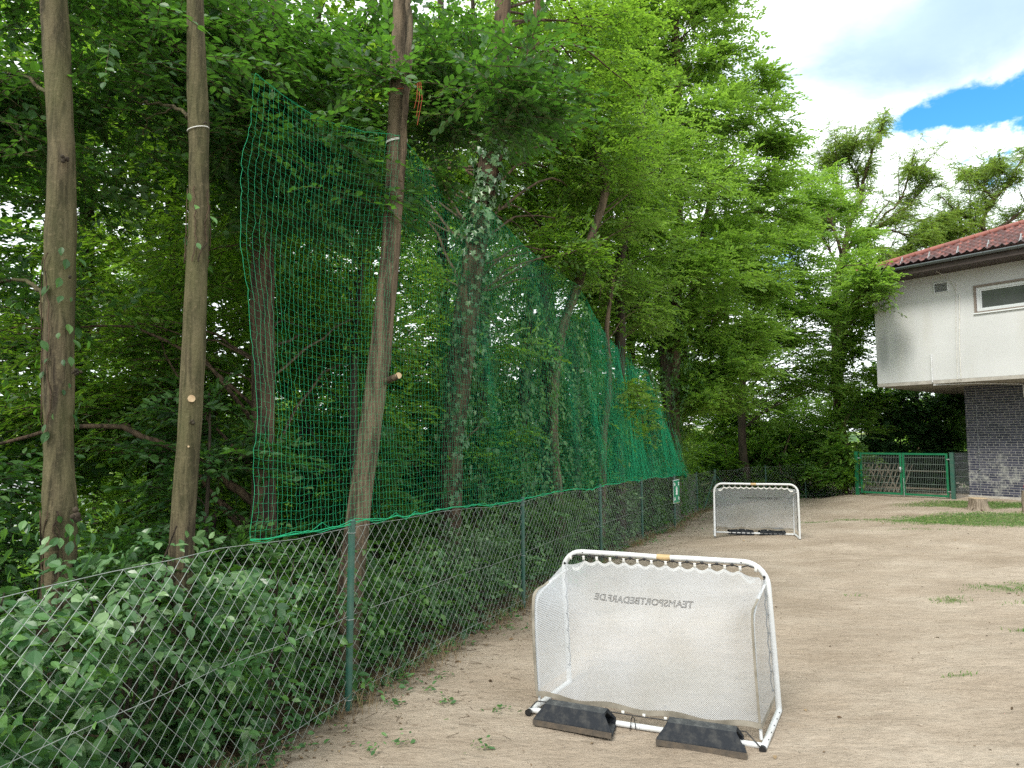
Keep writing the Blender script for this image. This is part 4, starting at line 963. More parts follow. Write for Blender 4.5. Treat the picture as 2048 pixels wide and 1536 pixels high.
def make_weight(loc, ang, label, tilt=0.0):
    root = empty('rubber_weight', loc, label, 'goal weight', 'black rubber weights holding down the goals'); root.rotation_euler = (tilt, 0, ang)
    Lb, prof = .53, [(-.140, -.01), (-.143, .03), (-.088, .118), (-.005, .122), (.07, .045), (.075, -.01)]
    inset = [0, .004, .062, .062, .03, .028]
    m = MB(); n = len(prof); Lf = [(inset[k], y, z) for k, (y, z) in enumerate(prof)]; Rt = [(Lb - inset[k], y, z) for k, (y, z) in enumerate(prof)]
    cy, cz = -.04, .04
    inn = [(Lb - inset[k] - .002, cy + (y - cy) * .74, cz + (z - cz) * .66) for k, (y, z) in enumerate(prof)]
    deep = [(x - .12, y, z) for x, y, z in inn]
    innL = [(inset[k] + .002, cy + (y - cy) * .74, cz + (z - cz) * .66) for k, (y, z) in enumerate(prof)]; deepL = [(x + .12, y, z) for x, y, z in innL]
    V = Lf + Rt + inn + deep + innL + deepL
    F = []
    for k in range(n):
        k2 = (k + 1) % n; F += [[k, k2, n + k2, n + k], [n + k, n + k2, 2 * n + k2, 2 * n + k], [2 * n + k, 2 * n + k2, 3 * n + k2, 3 * n + k], [k2, k, 4 * n + k, 4 * n + k2], [4 * n + k2, 4 * n + k, 5 * n + k, 5 * n + k2]]
    m.add(V, F); m.f.append(np.array([[3 * n + k for k in range(n)], [5 * n + k for k in range(n)][::-1]])); m.fm.append(np.zeros(2, np.int32))
    body = local(m, 'block', M['rubber'], root, False)
    bv = body.modifiers.new('b', 'BEVEL'); bv.width = .006; bv.segments = 2; bv.limit_method = 'ANGLE'
    m = MB(); lb(m, .002, Lb - .002, -.1452, -.137, -.008, .027); local(m, 'lip', M['rubber_edge'], root, False)
    for k in range(5):
        h_ = MB(); x = .09 + k * .0875; tube(h_, [(x, .06, .05), (x, .08, .058), (x, .105, .045), (x, .112, .018)], [.012, .012, .011, .008], 6); local(h_, 'hook', M['rubber'], root)
    return root
def goal_pt(gp, ang, x, y): return (gp[0] + x * math.cos(ang) - y * math.sin(ang), gp[1] + x * math.sin(ang) + y * math.cos(ang))
for x, y, da, lab in ((.085, -.055, -.03, 'black rubber weight on the rear bar of the near goal, nearer the fence'), (.875, -.055, .02, 'black rubber weight on the rear bar of the near goal, beside its open corner')):
    q = goal_pt(g1p, gAng, x, y); make_weight((q[0], q[1], -.160), gAng + da, lab)
for x, lab in ((.14, 'black rubber weight on the rear bar of the far goal, on the building side'), (.72, 'black rubber weight on the rear bar of the far goal, on the fence side')):
    q = goal_pt(g2p, a2, x, -.055); make_weight((q[0], q[1], gz1(*q) + .01), a2, lab)

# ------------------------------------------------------------------ trees
CAMP = np.array([0, 0, CZ])
def keep_clear(p, slack=0.0):
    """true where foliage may grow: not over the yard at head height, not in the camera's lap"""
    s = dist_poly(p[:, 0], p[:, 1], EDGE)
    ok = (s > -0.10 - slack) | (p[:, 2] > 2.4 + .0 * s)
    ok &= np.linalg.norm(p - CAMP, axis=1) > 3.1
    return ok

def trunkline(pts, rad, n=70, wig=0.012):
    c_ = curve_pts(pts, n); c_[:, 0] += wig * np.sin(np.linspace(0, 9, n) + pts[0][0] * 7); c_[:, 1] += wig * np.cos(np.linspace(0, 7, n) + pts[0][1] * 5)
    r = np.interp(np.linspace(0, 1, n), np.linspace(0, 1, len(rad)), rad) * (1 + .05 * np.sin(np.linspace(0, 23, n) + pts[0][0]) + rng.normal(0, .012, n)); return c_, r

def lumpy(V, cl, amt=.11):
    '''swellings and shallow fluting of a trunk surface'''
    for k in range(len(V)):
        j = min(k * len(cl) // len(V), len(cl) - 1); d = V[k] - cl[j]; p = V[k]
        f = 1 + amt * mnoise.noise((p[0] * 9, p[1] * 9, p[2] * 2.2)) + amt * .8 * mnoise.noise((p[0] * 22 + 5, p[1] * 22, p[2] * 5)) + amt * .6 * mnoise.noise((p[0] * 4, p[1] * 4, p[2] * .9 + 7))
        V[k] = cl[j] + d * f
    return V

def tree(name, label, cat, trunk, rad, ells, bark='bark_brown', leaf='leaf', lsize=.07, nl=12, L=.45, shape=LEAF6, group=None, extra=(), flat=.35, droop=.25, hang=0.0,
         tint=.5, sides=14, wood_twigs=True, limb_r=.022, crown_name='crown', clear=True, sub=True, width=1.0, slack=.0, ncl=None, limbfrac=.8):
    """a tree: trunk with limbs, and a crown of leafy twigs gathered round the limb ends. ells: (centre, radii, sprays)"""
    trunk = [np.asarray(p, float) for p in trunk]
    cl, rr = trunkline(trunk, rad)
    root = empty(name, tuple(trunk[0]), label, cat, group)
    tm = MB(); tube(tm, cl, rr, sides, bump=.03); tm.v[0] = lumpy(tm.v[0].copy(), cl)
    for pts, r0, r1 in extra:
        cc_ = curve_pts(pts, 18); cc_ += rng.normal(0, .008, cc_.shape); tube(tm, cc_, np.linspace(r0, r1, 18), 7)
    wood = MB(); cr = MB()
    for (ce, ra, nsp) in ells:
        ce = np.asarray(ce, float); ra = np.asarray(ra, float) * np.ones(3)
        k = ncl or max(3, int(nsp / 34))
        for q in range(k):
            u = nrm(rng.normal(0, 1, 3)); c0 = ce + u * ra * (rng.random() ** .45) * .9
            # limb from trunk
            hd = np.hypot(*(cl[:, :2] - c0[:2]).T); ti = np.argmin(np.abs(cl[:, 2] - (c0[2] - .35 * hd + rng.normal(0, .45))) + .05 * hd)
            s0 = cl[ti]; mid = (s0 + c0) / 2 + np.array([0, 0, .12 * np.linalg.norm(c0 - s0)]) + rng.normal(0, .06, 3) * np.linalg.norm(c0 - s0)
            lp = curve_pts([s0, mid, c0, c0 + (c0 - mid) * .35], 12); lp[1:] += np.cumsum(rng.normal(0, .018 * (1 + .5 * np.linalg.norm(c0 - s0)), (11, 3)), 0) * .6
            dl = np.linalg.norm(c0 - s0); lr = min(limb_r * (.35 + .20 * dl), rr[ti] * .4)
            if rng.random() < limbfrac and (not clear or keep_clear(lp, slack).all()): tube(tm, lp, np.linspace(lr, lr * .25, 12), 6, False)
            n = max(4, int(nsp / k * rng.uniform(.6, 1.4)))
            t = rng.uniform(.30, 1.0, n) * 11; i = np.clip(t.astype(int), 0, 10); b = lp[i] + (lp[i + 1] - lp[i]) * (t - i)[:, None]
            ext = ra.mean() * .30; b = b * .35 + (c0 + rng.normal(0, 1, (n, 3)) * np.array([ext, ext, ext * .42])) * .65
            ld = nrm(c0 - s0); d = np.stack([ld[0] + rng.normal(0, .8, n), ld[1] + rng.normal(0, .8, n), .15 + rng.normal(0, .28, n)], -1)
            if clear:
                ok = keep_clear(b, slack) & keep_clear(b + nrm(d) * L, slack); b = b[ok]; d = d[ok]
            if len(b): sprays(cr, wood if wood_twigs else None, b, d, L, nl, lsize, shape, flat, droop, tint + rng.normal(0, .08), .22, hang, width=width)
    if wood.n:
        tm.v += wood.v; tm.f += [f + tm.n for f in wood.f]; tm.r += wood.r; tm.fm += wood.fm; tm.n += wood.n
    to = tm.build('trunk', M[bark], root)
    if cr.n: cr.build(crown_name, M[leaf], root, smooth=False)
    return root, to, cl, rr

def climbing(root, cl, rr, i0, i1, n, leaf='ivy', lsize=.06, spread=.12, hang=.9, shape=LOBED, name='ivy', face=None):
    """ivy on a trunk"""
    t = rng.uniform(i0, i1, n) * (len(cl) - 1); i = np.clip(t.astype(int), 0, len(cl) - 2); p = cl[i] + (cl[i + 1] - cl[i]) * (t - i)[:, None]
    a = rng.uniform(0, 2 * math.pi, n); out = np.stack([np.cos(a), np.sin(a), np.zeros(n)], -1)
    lump = 1 + .8 * np.sin(t * 1.3 + a * 2)
    pos = p + out * (rr[i] + np.abs(rng.normal(0, spread, n)) * lump)[:, None]
    d = np.stack([rng.normal(0, .35, n), rng.normal(0, .35, n), np.full(n, -hang)], -1) + out * .25
    nr_ = out + np.array([0, 0, .45]) + rng.normal(0, .3, (n, 3))
    m = MB(); leaves(m, pos, d, nr_, lsize * rng.uniform(.5, 1.25, n), np.clip(rng.normal(.5, .25, n), 0, 1), shape)
    vn = MB()
    for k in range(5):
        a = rng.random() * 6.28; pts = []
        for j in np.linspace(i0, i1, 26):
            q = j * (len(cl) - 1); ii = min(int(q), len(cl) - 2); a += rng.normal(0, .12); pts.append(cl[ii] + (cl[ii + 1] - cl[ii]) * (q - ii) + np.array([math.cos(a), math.sin(a), 0]) * (rr[ii] + .008))
        tube(vn, pts, .004, 4, False)
    vn.build('vine', M['bark_brown'], root)
    return m.build(name, M[leaf], root, smooth=False)

def PX(pts, d=None):
    out = []
    for p in pts: out.append(P(p[0], p[1], p[2] if len(p) > 2 else d))
    return out
def base_at(p, dz=-.1):
    q = p.copy(); q[2] = gz1(p[0], p[1]) + dz; return q

# --- the four front trunks
t1 = PX([(118, 1120), (120, 900), (123, 600), (122, 300), (103, 0), (85, -250), (60, -700)], 4.05); t1 = [base_at(t1[0] + np.array([-.03, .05, 0]))] + t1
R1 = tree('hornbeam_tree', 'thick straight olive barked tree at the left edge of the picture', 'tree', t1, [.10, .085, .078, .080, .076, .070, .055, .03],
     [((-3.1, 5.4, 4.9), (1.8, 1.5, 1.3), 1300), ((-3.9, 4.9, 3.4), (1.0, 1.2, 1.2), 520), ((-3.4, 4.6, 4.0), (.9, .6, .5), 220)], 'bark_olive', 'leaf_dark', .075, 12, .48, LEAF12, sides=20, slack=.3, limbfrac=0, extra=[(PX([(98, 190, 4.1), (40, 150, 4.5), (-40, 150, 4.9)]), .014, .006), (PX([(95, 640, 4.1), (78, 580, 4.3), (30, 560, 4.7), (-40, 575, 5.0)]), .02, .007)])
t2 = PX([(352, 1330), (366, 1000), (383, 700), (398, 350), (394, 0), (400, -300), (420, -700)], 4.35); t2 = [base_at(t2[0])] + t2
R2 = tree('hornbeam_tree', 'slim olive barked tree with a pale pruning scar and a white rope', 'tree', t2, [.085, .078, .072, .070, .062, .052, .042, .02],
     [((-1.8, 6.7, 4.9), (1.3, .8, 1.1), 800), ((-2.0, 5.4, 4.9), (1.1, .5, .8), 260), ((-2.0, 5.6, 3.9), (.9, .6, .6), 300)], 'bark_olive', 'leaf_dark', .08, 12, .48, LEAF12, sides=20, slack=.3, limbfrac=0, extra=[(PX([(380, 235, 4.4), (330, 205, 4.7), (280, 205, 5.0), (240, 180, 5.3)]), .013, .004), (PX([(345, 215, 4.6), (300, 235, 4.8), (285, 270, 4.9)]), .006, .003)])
t3 = PX([(528, 1180), (530, 900), (524, 600), (524, 380), (552, 180), (556, 0), (560, -200)], 6.5); t3 = [base_at(t3[0])] + t3
R3 = tree('dark_tree', 'dark brown trunk standing behind the left end of the green net', 'tree', t3, [.135, .115, .108, .10, .095, .085, .07, .05],
     [((-2.6, 7.4, 4.6), (2.0, 1.4, 1.5), 1300), ((-3.9, 7.2, 3.0), (1.7, 1.3, 1.0), 900), ((-4.1, 7.4, 2.0), (1.7, 1.0, .6), 620), ((-2.1, 7.6, 3.0), (1.0, .8, .9), 420)], 'bark_brown', 'leaf', .08, 13, .5, LEAF6, sides=18, limbfrac=.25,
     extra=[(PX([(515, 1010, 6.5), (440, 950, 6.4), (330, 890, 6.2), (170, 850, 6.0), (-60, 905, 5.8)]), .045, .012), (PX([(400, 950, 6.2), (440, 1010, 6.4), (520, 1100, 6.5)]), .014, .02)])
t4 = PX([(705, 1180), (722, 1000), (747, 800), (772, 560), (790, 330), (800, 120), (806, -60), (815, -350)], 5.62); t4 = [base_at(t4[0] + np.array([-.05, 0, 0]))] + t4
R4 = tree('leaning_tree', 'leaning two tone brown trunk carrying the ball net, with an orange rope high up', 'tree', t4, [.11, .10, .092, .084, .080, .076, .070, .06, .04],
     [((-.9, 7.0, 5.3), (1.7, .9, .9), 800), ((-.15, 5.7, 4.65), (1.0, .6, .35), 230), ((-1.3, 6.9, 4.2), (.8, .5, .5), 200)], 'bark_tan', 'leaf_dark', .082, 12, .48, LEAF12, sides=20, slack=.3, limbfrac=0,
     extra=[(PX([(800, 360, 5.6), (812, 200, 5.5), (818, 60, 5.5), (822, -120, 5.6)]), .035, .02)])
# scars, ropes
def disc(name, p, n_, r, mt, parent, th=.02):
    m = MB(); tube(m, [p - nrm(n_) * th, p], [r * 1.0, r], 14, bump=.12); return m.build(name, M[mt], parent)
tocam = lambda p: nrm(CAMP - p)
for rt, tr, ps in ((R2, 'bark_olive', [(383, 797, 4.26, .022), (377, 893, 4.27, .006)]), (R4, 'bark_tan', [(797, 751, 5.5, .024)])):
    for (a, b, d_, r_) in ps:
        p = P(a, b, d_); disc('branch_scar', p, tocam(p), r_, 'cut', rt[0], .05)
stub = MB(); sA = P(765, 765, 5.6); sB = P(797, 752, 5.5); tube(stub, [sA, sB - tocam(sB) * .012], [.03, .024], 10, bump=.1); stub.build('branch_stub', M['bark_tan'], R4[0])
for (a, b, d_, r_) in ((152, 742, 3.98, .022), (128, 320, 3.98, .02), (150, 1030, 3.95, .035), (138, 555, 3.98, .013), (383, 845, 4.28, .018), (410, 245, 4.3, .012)):
    kn = MB(); p = P(a, b, d_)
    for q in range(9): sphere(kn, p + rng.normal(0, r_ * .4, 3), r_ * rng.uniform(.3, .7), 6)
    kn.build('bark_knot', M['bark_dark'], R1[0] if a < 250 else R2[0])
def ring(cl, rr, z, r, mt, label, name='rope', tail=None, n=3, amp=.01):
    i = int(np.argmin(np.abs(cl[:, 2] - z))); c0 = cl[i]; R_ = rr[i] + r * .8
    m = MB()
    for k in range(n):
        t = np.linspace(0, 2 * math.pi, 25); pts = np.stack([c0[0] + R_ * 1.03 * np.cos(t), c0[1] + R_ * 1.03 * np.sin(t), c0[2] + (k - n / 2) * r * 2.2 + amp * np.sin(t + 1)], -1); tube(m, pts, r, 5, False)
    if tail is not None:
        for tl in tail: tube(m, tl, r * .8, 5)
    o = m.build(name, M[mt], None, loc=tuple(c0)); tag(o, label, 'rope'); return c0
ring(R2[2], R2[3], P(395, 268, 4.35)[2], .0035, 'rope_w', 'white rope tied once round the slim scarred trunk', n=1, amp=.02)
c4 = P(792, 270, 5.62); ring(R4[2], R4[3], c4[2], .0045, 'rope_w', 'pale rope tying the ball net to the leaning trunk', n=2, amp=.02)
oz = P(820, 185, 5.6); tl = []
for k in range(3):
    x0 = oz + np.array([.03 + .012 * k, -.10, 0]); tl.append([x0, x0 + np.array([.05, -.02, .015 + .01 * k]), x0 + np.array([.045 + .01 * k, -.03, -.12]), x0 + np.array([.02 + .02 * rng.random(), -.03, -.2 - .07 * k])])
ring(R4[2], R4[3], oz[2], .0035, 'rope_o', 'frayed orange rope hanging from the leaning trunk above the net', tail=tl, n=1, amp=.02)

climbing(R1[0], R1[2], R1[3], .30, .47, 60, lsize=.062, spread=.06, shape=LEAF12, leaf='leaf_dark')
climbing(R1[0], R1[2], R1[3], .04, .20, 170, lsize=.068, spread=.10, shape=LEAF12, leaf='under')
climbing(R2[0], R2[2], R2[3], .02, .16, 110, lsize=.085, spread=.12, shape=LEAF12, leaf='under')
climbing(R2[0], R2[2], R2[3], .50, .56, 12, lsize=.06, spread=.05, shape=LEAF12, leaf='under')
# --- trees behind the net
t5 = PX([(706, 1120), (708, 900), (712, 700), (728, 450), (738, 300), (700, 150)], 7.6); t5 = [base_at(t5[0])] + t5
tree('young_tree', 'thin dark forked young tree behind the leaning trunk', 'tree', t5, [.05, .045, .042, .04, .03, .025, .015], [((-2.1, 8.6, 3.2), (1.1, .8, 1.5), 480), ((-2.2, 8.8, 1.5), (1.1, .8, 1.0), 360)],
     'bark_dark', 'leaf', .08, 12, .45, extra=[(PX([(730, 420, 7.6), (762, 330, 7.5), (768, 270, 7.5)]), .02, .012)])
t6 = PX([(893, 1150, 9.6), (902, 900, 9.55), (925, 700, 9.5), (955, 480, 9.4), (980, 330, 9.3), (998, 180, 9.2), (1002, 60, 9.2), (1010, -200, 9.2)]); t6 = [base_at(t6[0])] + t6
R6 = tree('ivy_clad_tree', 'thick dark trunk draped with ivy in the middle of the picture', 'tree', t6, [.21, .18, .17, .16, .155, .145, .13, .11, .08],
     [((.5, 11.4, 6.9), (2.2, 1.4, 1.6), 1300), ((-1.5, 11.6, 5.8), (1.9, 1.4, 1.5), 1000), ((.3, 10.8, 8.3), (2.3, 1.2, .9), 500), ((-.6, 10.8, 3.2), (1.2, .9, 1.4), 600), ((-1.0, 10.8, 1.6), (1.3, .9, 1.0), 500), ((1.0, 11.0, 4.9), (.9, .7, .8), 300)], 'bark_brown', 'leaf', .085, 13, .52, sides=18,
     extra=[(PX([(985, 330, 9.3), (1030, 200, 9.2), (1062, 90, 9.0), (1090, -60, 8.8)]), .10, .05), (PX([(1000, 150, 9.2), (1035, 150, 9.2), (1050, 145, 9.1)]), .02, .03)])
climbing(R6[0], R6[2], R6[3], .50, .80, 900, lsize=.11, spread=.07, shape=LOBED)
R6b = climbing(R6[0], R6[2], R6[3], .18, .52, 900, lsize=.08, spread=.12, name='ivy_skirt')
t7 = PX([(890, 1010, 12.3), (888, 700, 12.3), (884, 400, 12.2), (886, 200, 12.2), (880, 0, 12.2)]); t7 = [base_at(t7[0])] + t7
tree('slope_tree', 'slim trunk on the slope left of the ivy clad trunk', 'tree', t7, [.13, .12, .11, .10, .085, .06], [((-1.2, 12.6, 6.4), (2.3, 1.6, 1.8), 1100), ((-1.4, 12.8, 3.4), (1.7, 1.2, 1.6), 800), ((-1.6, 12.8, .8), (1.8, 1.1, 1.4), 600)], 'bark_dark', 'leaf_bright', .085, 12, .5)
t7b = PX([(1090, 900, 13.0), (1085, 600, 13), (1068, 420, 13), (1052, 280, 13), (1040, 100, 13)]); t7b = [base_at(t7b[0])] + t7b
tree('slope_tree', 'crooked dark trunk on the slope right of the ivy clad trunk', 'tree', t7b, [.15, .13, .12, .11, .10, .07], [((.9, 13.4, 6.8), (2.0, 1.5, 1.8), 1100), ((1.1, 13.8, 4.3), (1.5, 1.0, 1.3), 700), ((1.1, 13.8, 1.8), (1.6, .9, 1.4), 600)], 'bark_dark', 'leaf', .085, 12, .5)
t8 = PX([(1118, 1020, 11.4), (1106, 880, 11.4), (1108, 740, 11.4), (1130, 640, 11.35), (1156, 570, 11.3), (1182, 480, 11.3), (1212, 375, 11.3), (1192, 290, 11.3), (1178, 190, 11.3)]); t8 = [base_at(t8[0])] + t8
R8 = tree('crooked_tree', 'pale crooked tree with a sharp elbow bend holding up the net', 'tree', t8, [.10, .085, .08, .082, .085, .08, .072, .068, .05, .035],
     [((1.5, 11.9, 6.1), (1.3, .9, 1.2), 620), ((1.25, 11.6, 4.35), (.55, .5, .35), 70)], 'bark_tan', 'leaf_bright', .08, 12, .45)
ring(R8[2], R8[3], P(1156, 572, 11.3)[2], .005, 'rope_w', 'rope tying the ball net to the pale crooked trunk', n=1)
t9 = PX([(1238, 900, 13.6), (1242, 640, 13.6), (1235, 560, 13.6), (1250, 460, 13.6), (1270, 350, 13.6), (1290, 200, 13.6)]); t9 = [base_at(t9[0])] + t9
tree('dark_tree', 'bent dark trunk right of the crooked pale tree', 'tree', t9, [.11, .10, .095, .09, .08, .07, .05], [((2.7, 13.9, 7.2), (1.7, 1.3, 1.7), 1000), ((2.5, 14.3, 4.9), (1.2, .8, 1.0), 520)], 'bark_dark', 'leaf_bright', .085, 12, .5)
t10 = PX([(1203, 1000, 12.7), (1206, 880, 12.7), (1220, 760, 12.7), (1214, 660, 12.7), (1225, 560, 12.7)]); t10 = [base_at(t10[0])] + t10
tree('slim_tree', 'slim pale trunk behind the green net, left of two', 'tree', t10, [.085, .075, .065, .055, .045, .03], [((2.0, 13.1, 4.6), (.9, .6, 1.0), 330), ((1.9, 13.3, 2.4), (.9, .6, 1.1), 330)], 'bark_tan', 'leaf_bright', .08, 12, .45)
t11 = PX([(1244, 960, 14.3), (1236, 860, 14.3), (1243, 720, 14.3), (1246, 600, 14.3)]); t11 = [base_at(t11[0])] + t11
tree('slim_tree', 'slim pale trunk behind the green net, right of two', 'tree', t11, [.08, .075, .065, .055, .04], [((2.6, 14.8, 4.3), (1.0, .7, 1.0), 330), ((2.4, 15.0, 2.2), (1.1, .7, 1.2), 330)], 'bark_tan', 'leaf_bright', .08, 12, .45)

# ivy wrapped stems making leafy columns behind the net
def column(pts, rad, n, spread, label, lsize=.075, nsp=200, leaf='ivy'):
    pts = [base_at(pts[0])] + list(pts)
    root, to, cl, rr = tree('ivy_column', label, 'tree', pts, [rad] * (len(pts) - 1) + [rad * .4], [], 'bark_dark', leaf, sides=8)
    climbing(root, cl, rr, .05, .98, n, leaf if leaf != 'ivy' else 'under', lsize, spread, .9, LEAF6 if leaf != 'ivy' else LOBED, 'ivy')
    m = MB(); i = rng.integers(3, len(cl) - 2, nsp); b = cl[i] + rng.normal(0, spread * 1.1, (nsp, 3)); d = rng.normal(0, 1, (nsp, 3)); d[:, 2] = -.5 - rng.random(nsp)
    ok = keep_clear(b) & keep_clear(b + nrm(d) * .4); sprays(m, None, b[ok], d[ok], .40, 10, lsize * 1.1, LEAF6, .5, .5, .65, .22, .5); m.build('leaf_curtain', M[leaf if leaf != 'ivy' else 'under'], root, smooth=False)
column(PX([(960, 900, 10.6), (965, 620, 10.6), (960, 450, 10.6)]), .09, 1500, .22, 'leafy ivy column just right of the thick ivy clad trunk', nsp=260)
column(PX([(1040, 950, 11.2), (1050, 750, 11.2), (1062, 520, 11.2)]), .09, 2200, .30, 'broad dense ivy column behind the net, left of the crooked pale tree', nsp=420)
column(PX([(1155, 980, 12.4), (1150, 780, 12.4), (1140, 640, 12.4)]), .08, 1300, .22, 'low ivy column behind the crooked pale tree', nsp=220)
column(PX([(1302, 960, 15.4), (1300, 850, 15.4), (1298, 740, 15.4)]), .07, 900, .13, 'narrow ivy covered post like stem near the far end of the net', nsp=60)
column(PX([(1345, 930, 16.8), (1335, 800, 17), (1320, 640, 17.4), (1300, 500, 17.6)]), .12, 2200, .35, 'dark ivy covered tree at the right end of the net', nsp=420, leaf='leaf_dark')

# --- dense woods filling the slope behind, each its own tree
SPEC = [  # x, y, top z, crown list offsets, leaf, label
 ((-5.6, 8.8), 8.5, 'leaf', 'tree deep behind the leftmost trunk'),
 ((-4.3, 11.5), 10.5, 'leaf_bright', 'sunlit tree far behind the two olive trunks'),
 ((-3.2, 11.2), 9.5, 'leaf', 'leafy tree in the gap right of the slim scarred trunk'),
 ((-3.2, 15.5), 12, 'leaf_bright', 'bright tree down the slope seen through the left part of the net'),
 ((-.9, 15.8), 12.5, 'leaf_bright', 'bright tree down the slope seen behind the leaning trunk'),
 ((1.1, 17.5), 13, 'leaf', 'tall tree down the slope behind the ivy columns'),
 ((3.2, 17.8), 14, 'leaf_bright', 'tall tree above the far end of the net'),
 ((-9.5, 17.5), 10, 'leaf', 'tree beyond the leftmost trunk, low on the slope'),
 ((-6.6, 20.0), 12, 'leaf_bright', 'bright crown between the two olive trunks, far down the slope'),
 ((-13.5, 23.0), 11, 'leaf', 'outermost tree at the left picture edge, far down the slope'),
 ((-6.4, 7.4), 8.0, 'leaf_dark', 'shady tree at the left picture edge behind the thick trunk'),
 ((-4.6, 9.3), 9.0, 'leaf', 'leafy tree between the thick left trunk and the slim scarred trunk'),
 ((-2.4, 22.5), 14, 'leaf', 'far crown glimpsed between the dark trunk and the leaning trunk'),
 ((2.6, 24.0), 15, 'leaf', 'far crown glimpsed behind the broad ivy column'),
 ((6.0, 27.5), 16, 'leaf_bright', 'far crown behind the fence corner'),
 ((9.6, 31.0), 15, 'leaf', 'far crown behind the slim grey hornbeam'),
]
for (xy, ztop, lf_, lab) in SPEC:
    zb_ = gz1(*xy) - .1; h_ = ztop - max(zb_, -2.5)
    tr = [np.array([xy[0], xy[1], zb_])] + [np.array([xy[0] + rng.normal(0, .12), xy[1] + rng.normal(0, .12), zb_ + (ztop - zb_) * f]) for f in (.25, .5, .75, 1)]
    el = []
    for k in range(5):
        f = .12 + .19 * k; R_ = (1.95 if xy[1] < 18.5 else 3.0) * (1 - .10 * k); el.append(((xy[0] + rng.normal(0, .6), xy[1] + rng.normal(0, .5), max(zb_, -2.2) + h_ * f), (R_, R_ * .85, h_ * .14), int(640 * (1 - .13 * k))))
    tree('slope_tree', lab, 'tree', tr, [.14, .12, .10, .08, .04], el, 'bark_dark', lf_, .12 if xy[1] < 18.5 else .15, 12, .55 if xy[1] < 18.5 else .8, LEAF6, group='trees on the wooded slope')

# --- big hornbeams to the right of the net
def bigtree(label, tr, rad, clumps, bark='bark_brown', leaf='leaf_bright', ls=.115, name='hornbeam_tree', dens=1.7, **kw):
    tr = [base_at(tr[0])] + list(tr); el = []
    for (px, py, d, r, n) in clumps: el.append((P(px, py, d), np.array([r, r, r * .62]) * 1.14, int(n * dens)))
    return tree(name, label, 'tree', tr, rad, el, bark, leaf, ls, 12, .55, LEAF6, clear=True, **kw)
bigtree('tallest broad hornbeam filling the middle top, edge against the sky', PX([(1345, 900, 17.6), (1350, 600, 17.6), (1355, 300, 17.6), (1350, 0, 17.6), (1345, -200, 17.6)]), [.22, .19, .17, .13, .09, .05],
  [(1330, 40, 17.4, 1.5, 420), (1410, 130, 17.6, 1.1, 260), (1250, 160, 17.0, 1.3, 330), (1400, 10, 17.8, 1.0, 200), (1370, 260, 17.2, 1.4, 380), (1450, 230, 17.6, .9, 190), (1270, 330, 16.6, 1.2, 290), (1380, 400, 17, 1.4, 360), (1300, 480, 16.4, 1.1, 260), (1390, 560, 17, 1.3, 320), (1200, 60, 16.6, 1.2, 260), (1340, -150, 17.5, 1.6, 300)])
bigtree('spreading hornbeam right of the tallest one, low branches over the fence corner', PX([(1352, 960, 19.6), (1368, 700, 19.5), (1410, 450, 19.3), (1450, 250, 19.2)]), [.17, .15, .13, .09, .04],
  [(1490, 190, 19.2, .9, 170), (1530, 270, 19.4, .8, 160), (1490, 350, 19.2, 1.1, 250), (1545, 300, 19.6, .6, 90), (1450, 480, 19, 1.3, 320), (1520, 560, 19, 1.0, 220), (1420, 640, 18.6, 1.3, 330), (1500, 700, 18.8, 1.1, 250), (1390, 760, 18.2, 1.1, 260), (1450, 830, 18.6, 1.1, 230), (1410, 500, 17.7, 1.0, 200), (1385, 650, 17.4, 1.0, 200), (1440, 740, 17.9, .9, 180), (1400, 790, 17.5, .7, 130), (1540, 440, 19.4, .8, 150), (1390, 870, 18.6, .9, 180)])
t13 = PX([(1492, 965, 24.2), (1485, 900, 24.2), (1484, 800, 24.2), (1490, 700, 24.2), (1492, 600, 24.2), (1495, 450, 24.2)])
bigtree('slim grey hornbeam trunk rising behind the small far goal', t13, [.20, .16, .14, .13, .11, .08, .04],
  [(1490, 500, 23.6, 1.5, 330), (1570, 480, 23.8, 1.2, 230), (1560, 580, 23.4, 1.4, 300), (1630, 560, 23.6, 1.1, 200), (1600, 660, 23.2, 1.5, 300), (1520, 680, 23.2, 1.3, 250), (1680, 640, 23.4, 1.1, 200), (1570, 760, 24, 1.3, 240), (1640, 760, 23.8, 1.2, 230), (1590, 400, 24.2, 1.2, 220), (1530, 830, 25, 1.2, 200)], bark='bark_dark')
bigtree('bright hornbeam reaching its branches towards the tiled roof', PX([(1680, 930, 25.6), (1675, 800, 25.6), (1690, 650, 25.6), (1680, 500, 25.6), (1640, 400, 25.6)]), [.16, .14, .12, .10, .06, .03],
  [(1700, 540, 24.4, 1.1, 230), (1752, 560, 20.2, .36, 80), (1728, 562, 20.6, .62, 170), (1765, 590, 19.9, .22, 36), (1735, 610, 22.0, .7, 120), (1690, 620, 24.2, 1.3, 260), (1630, 420, 25.8, 1.2, 210), (1680, 420, 26, 1.0, 150), (1720, 690, 24.6, 1.0, 190), (1690, 760, 25, 1.3, 260), (1650, 840, 25.4, 1.3, 240), (1720, 820, 25.6, 1.1, 200), (1600, 350, 26, 1.0, 130), (1710, 480, 25.4, .9, 150), (1590, 880, 26, 1.2, 190)])
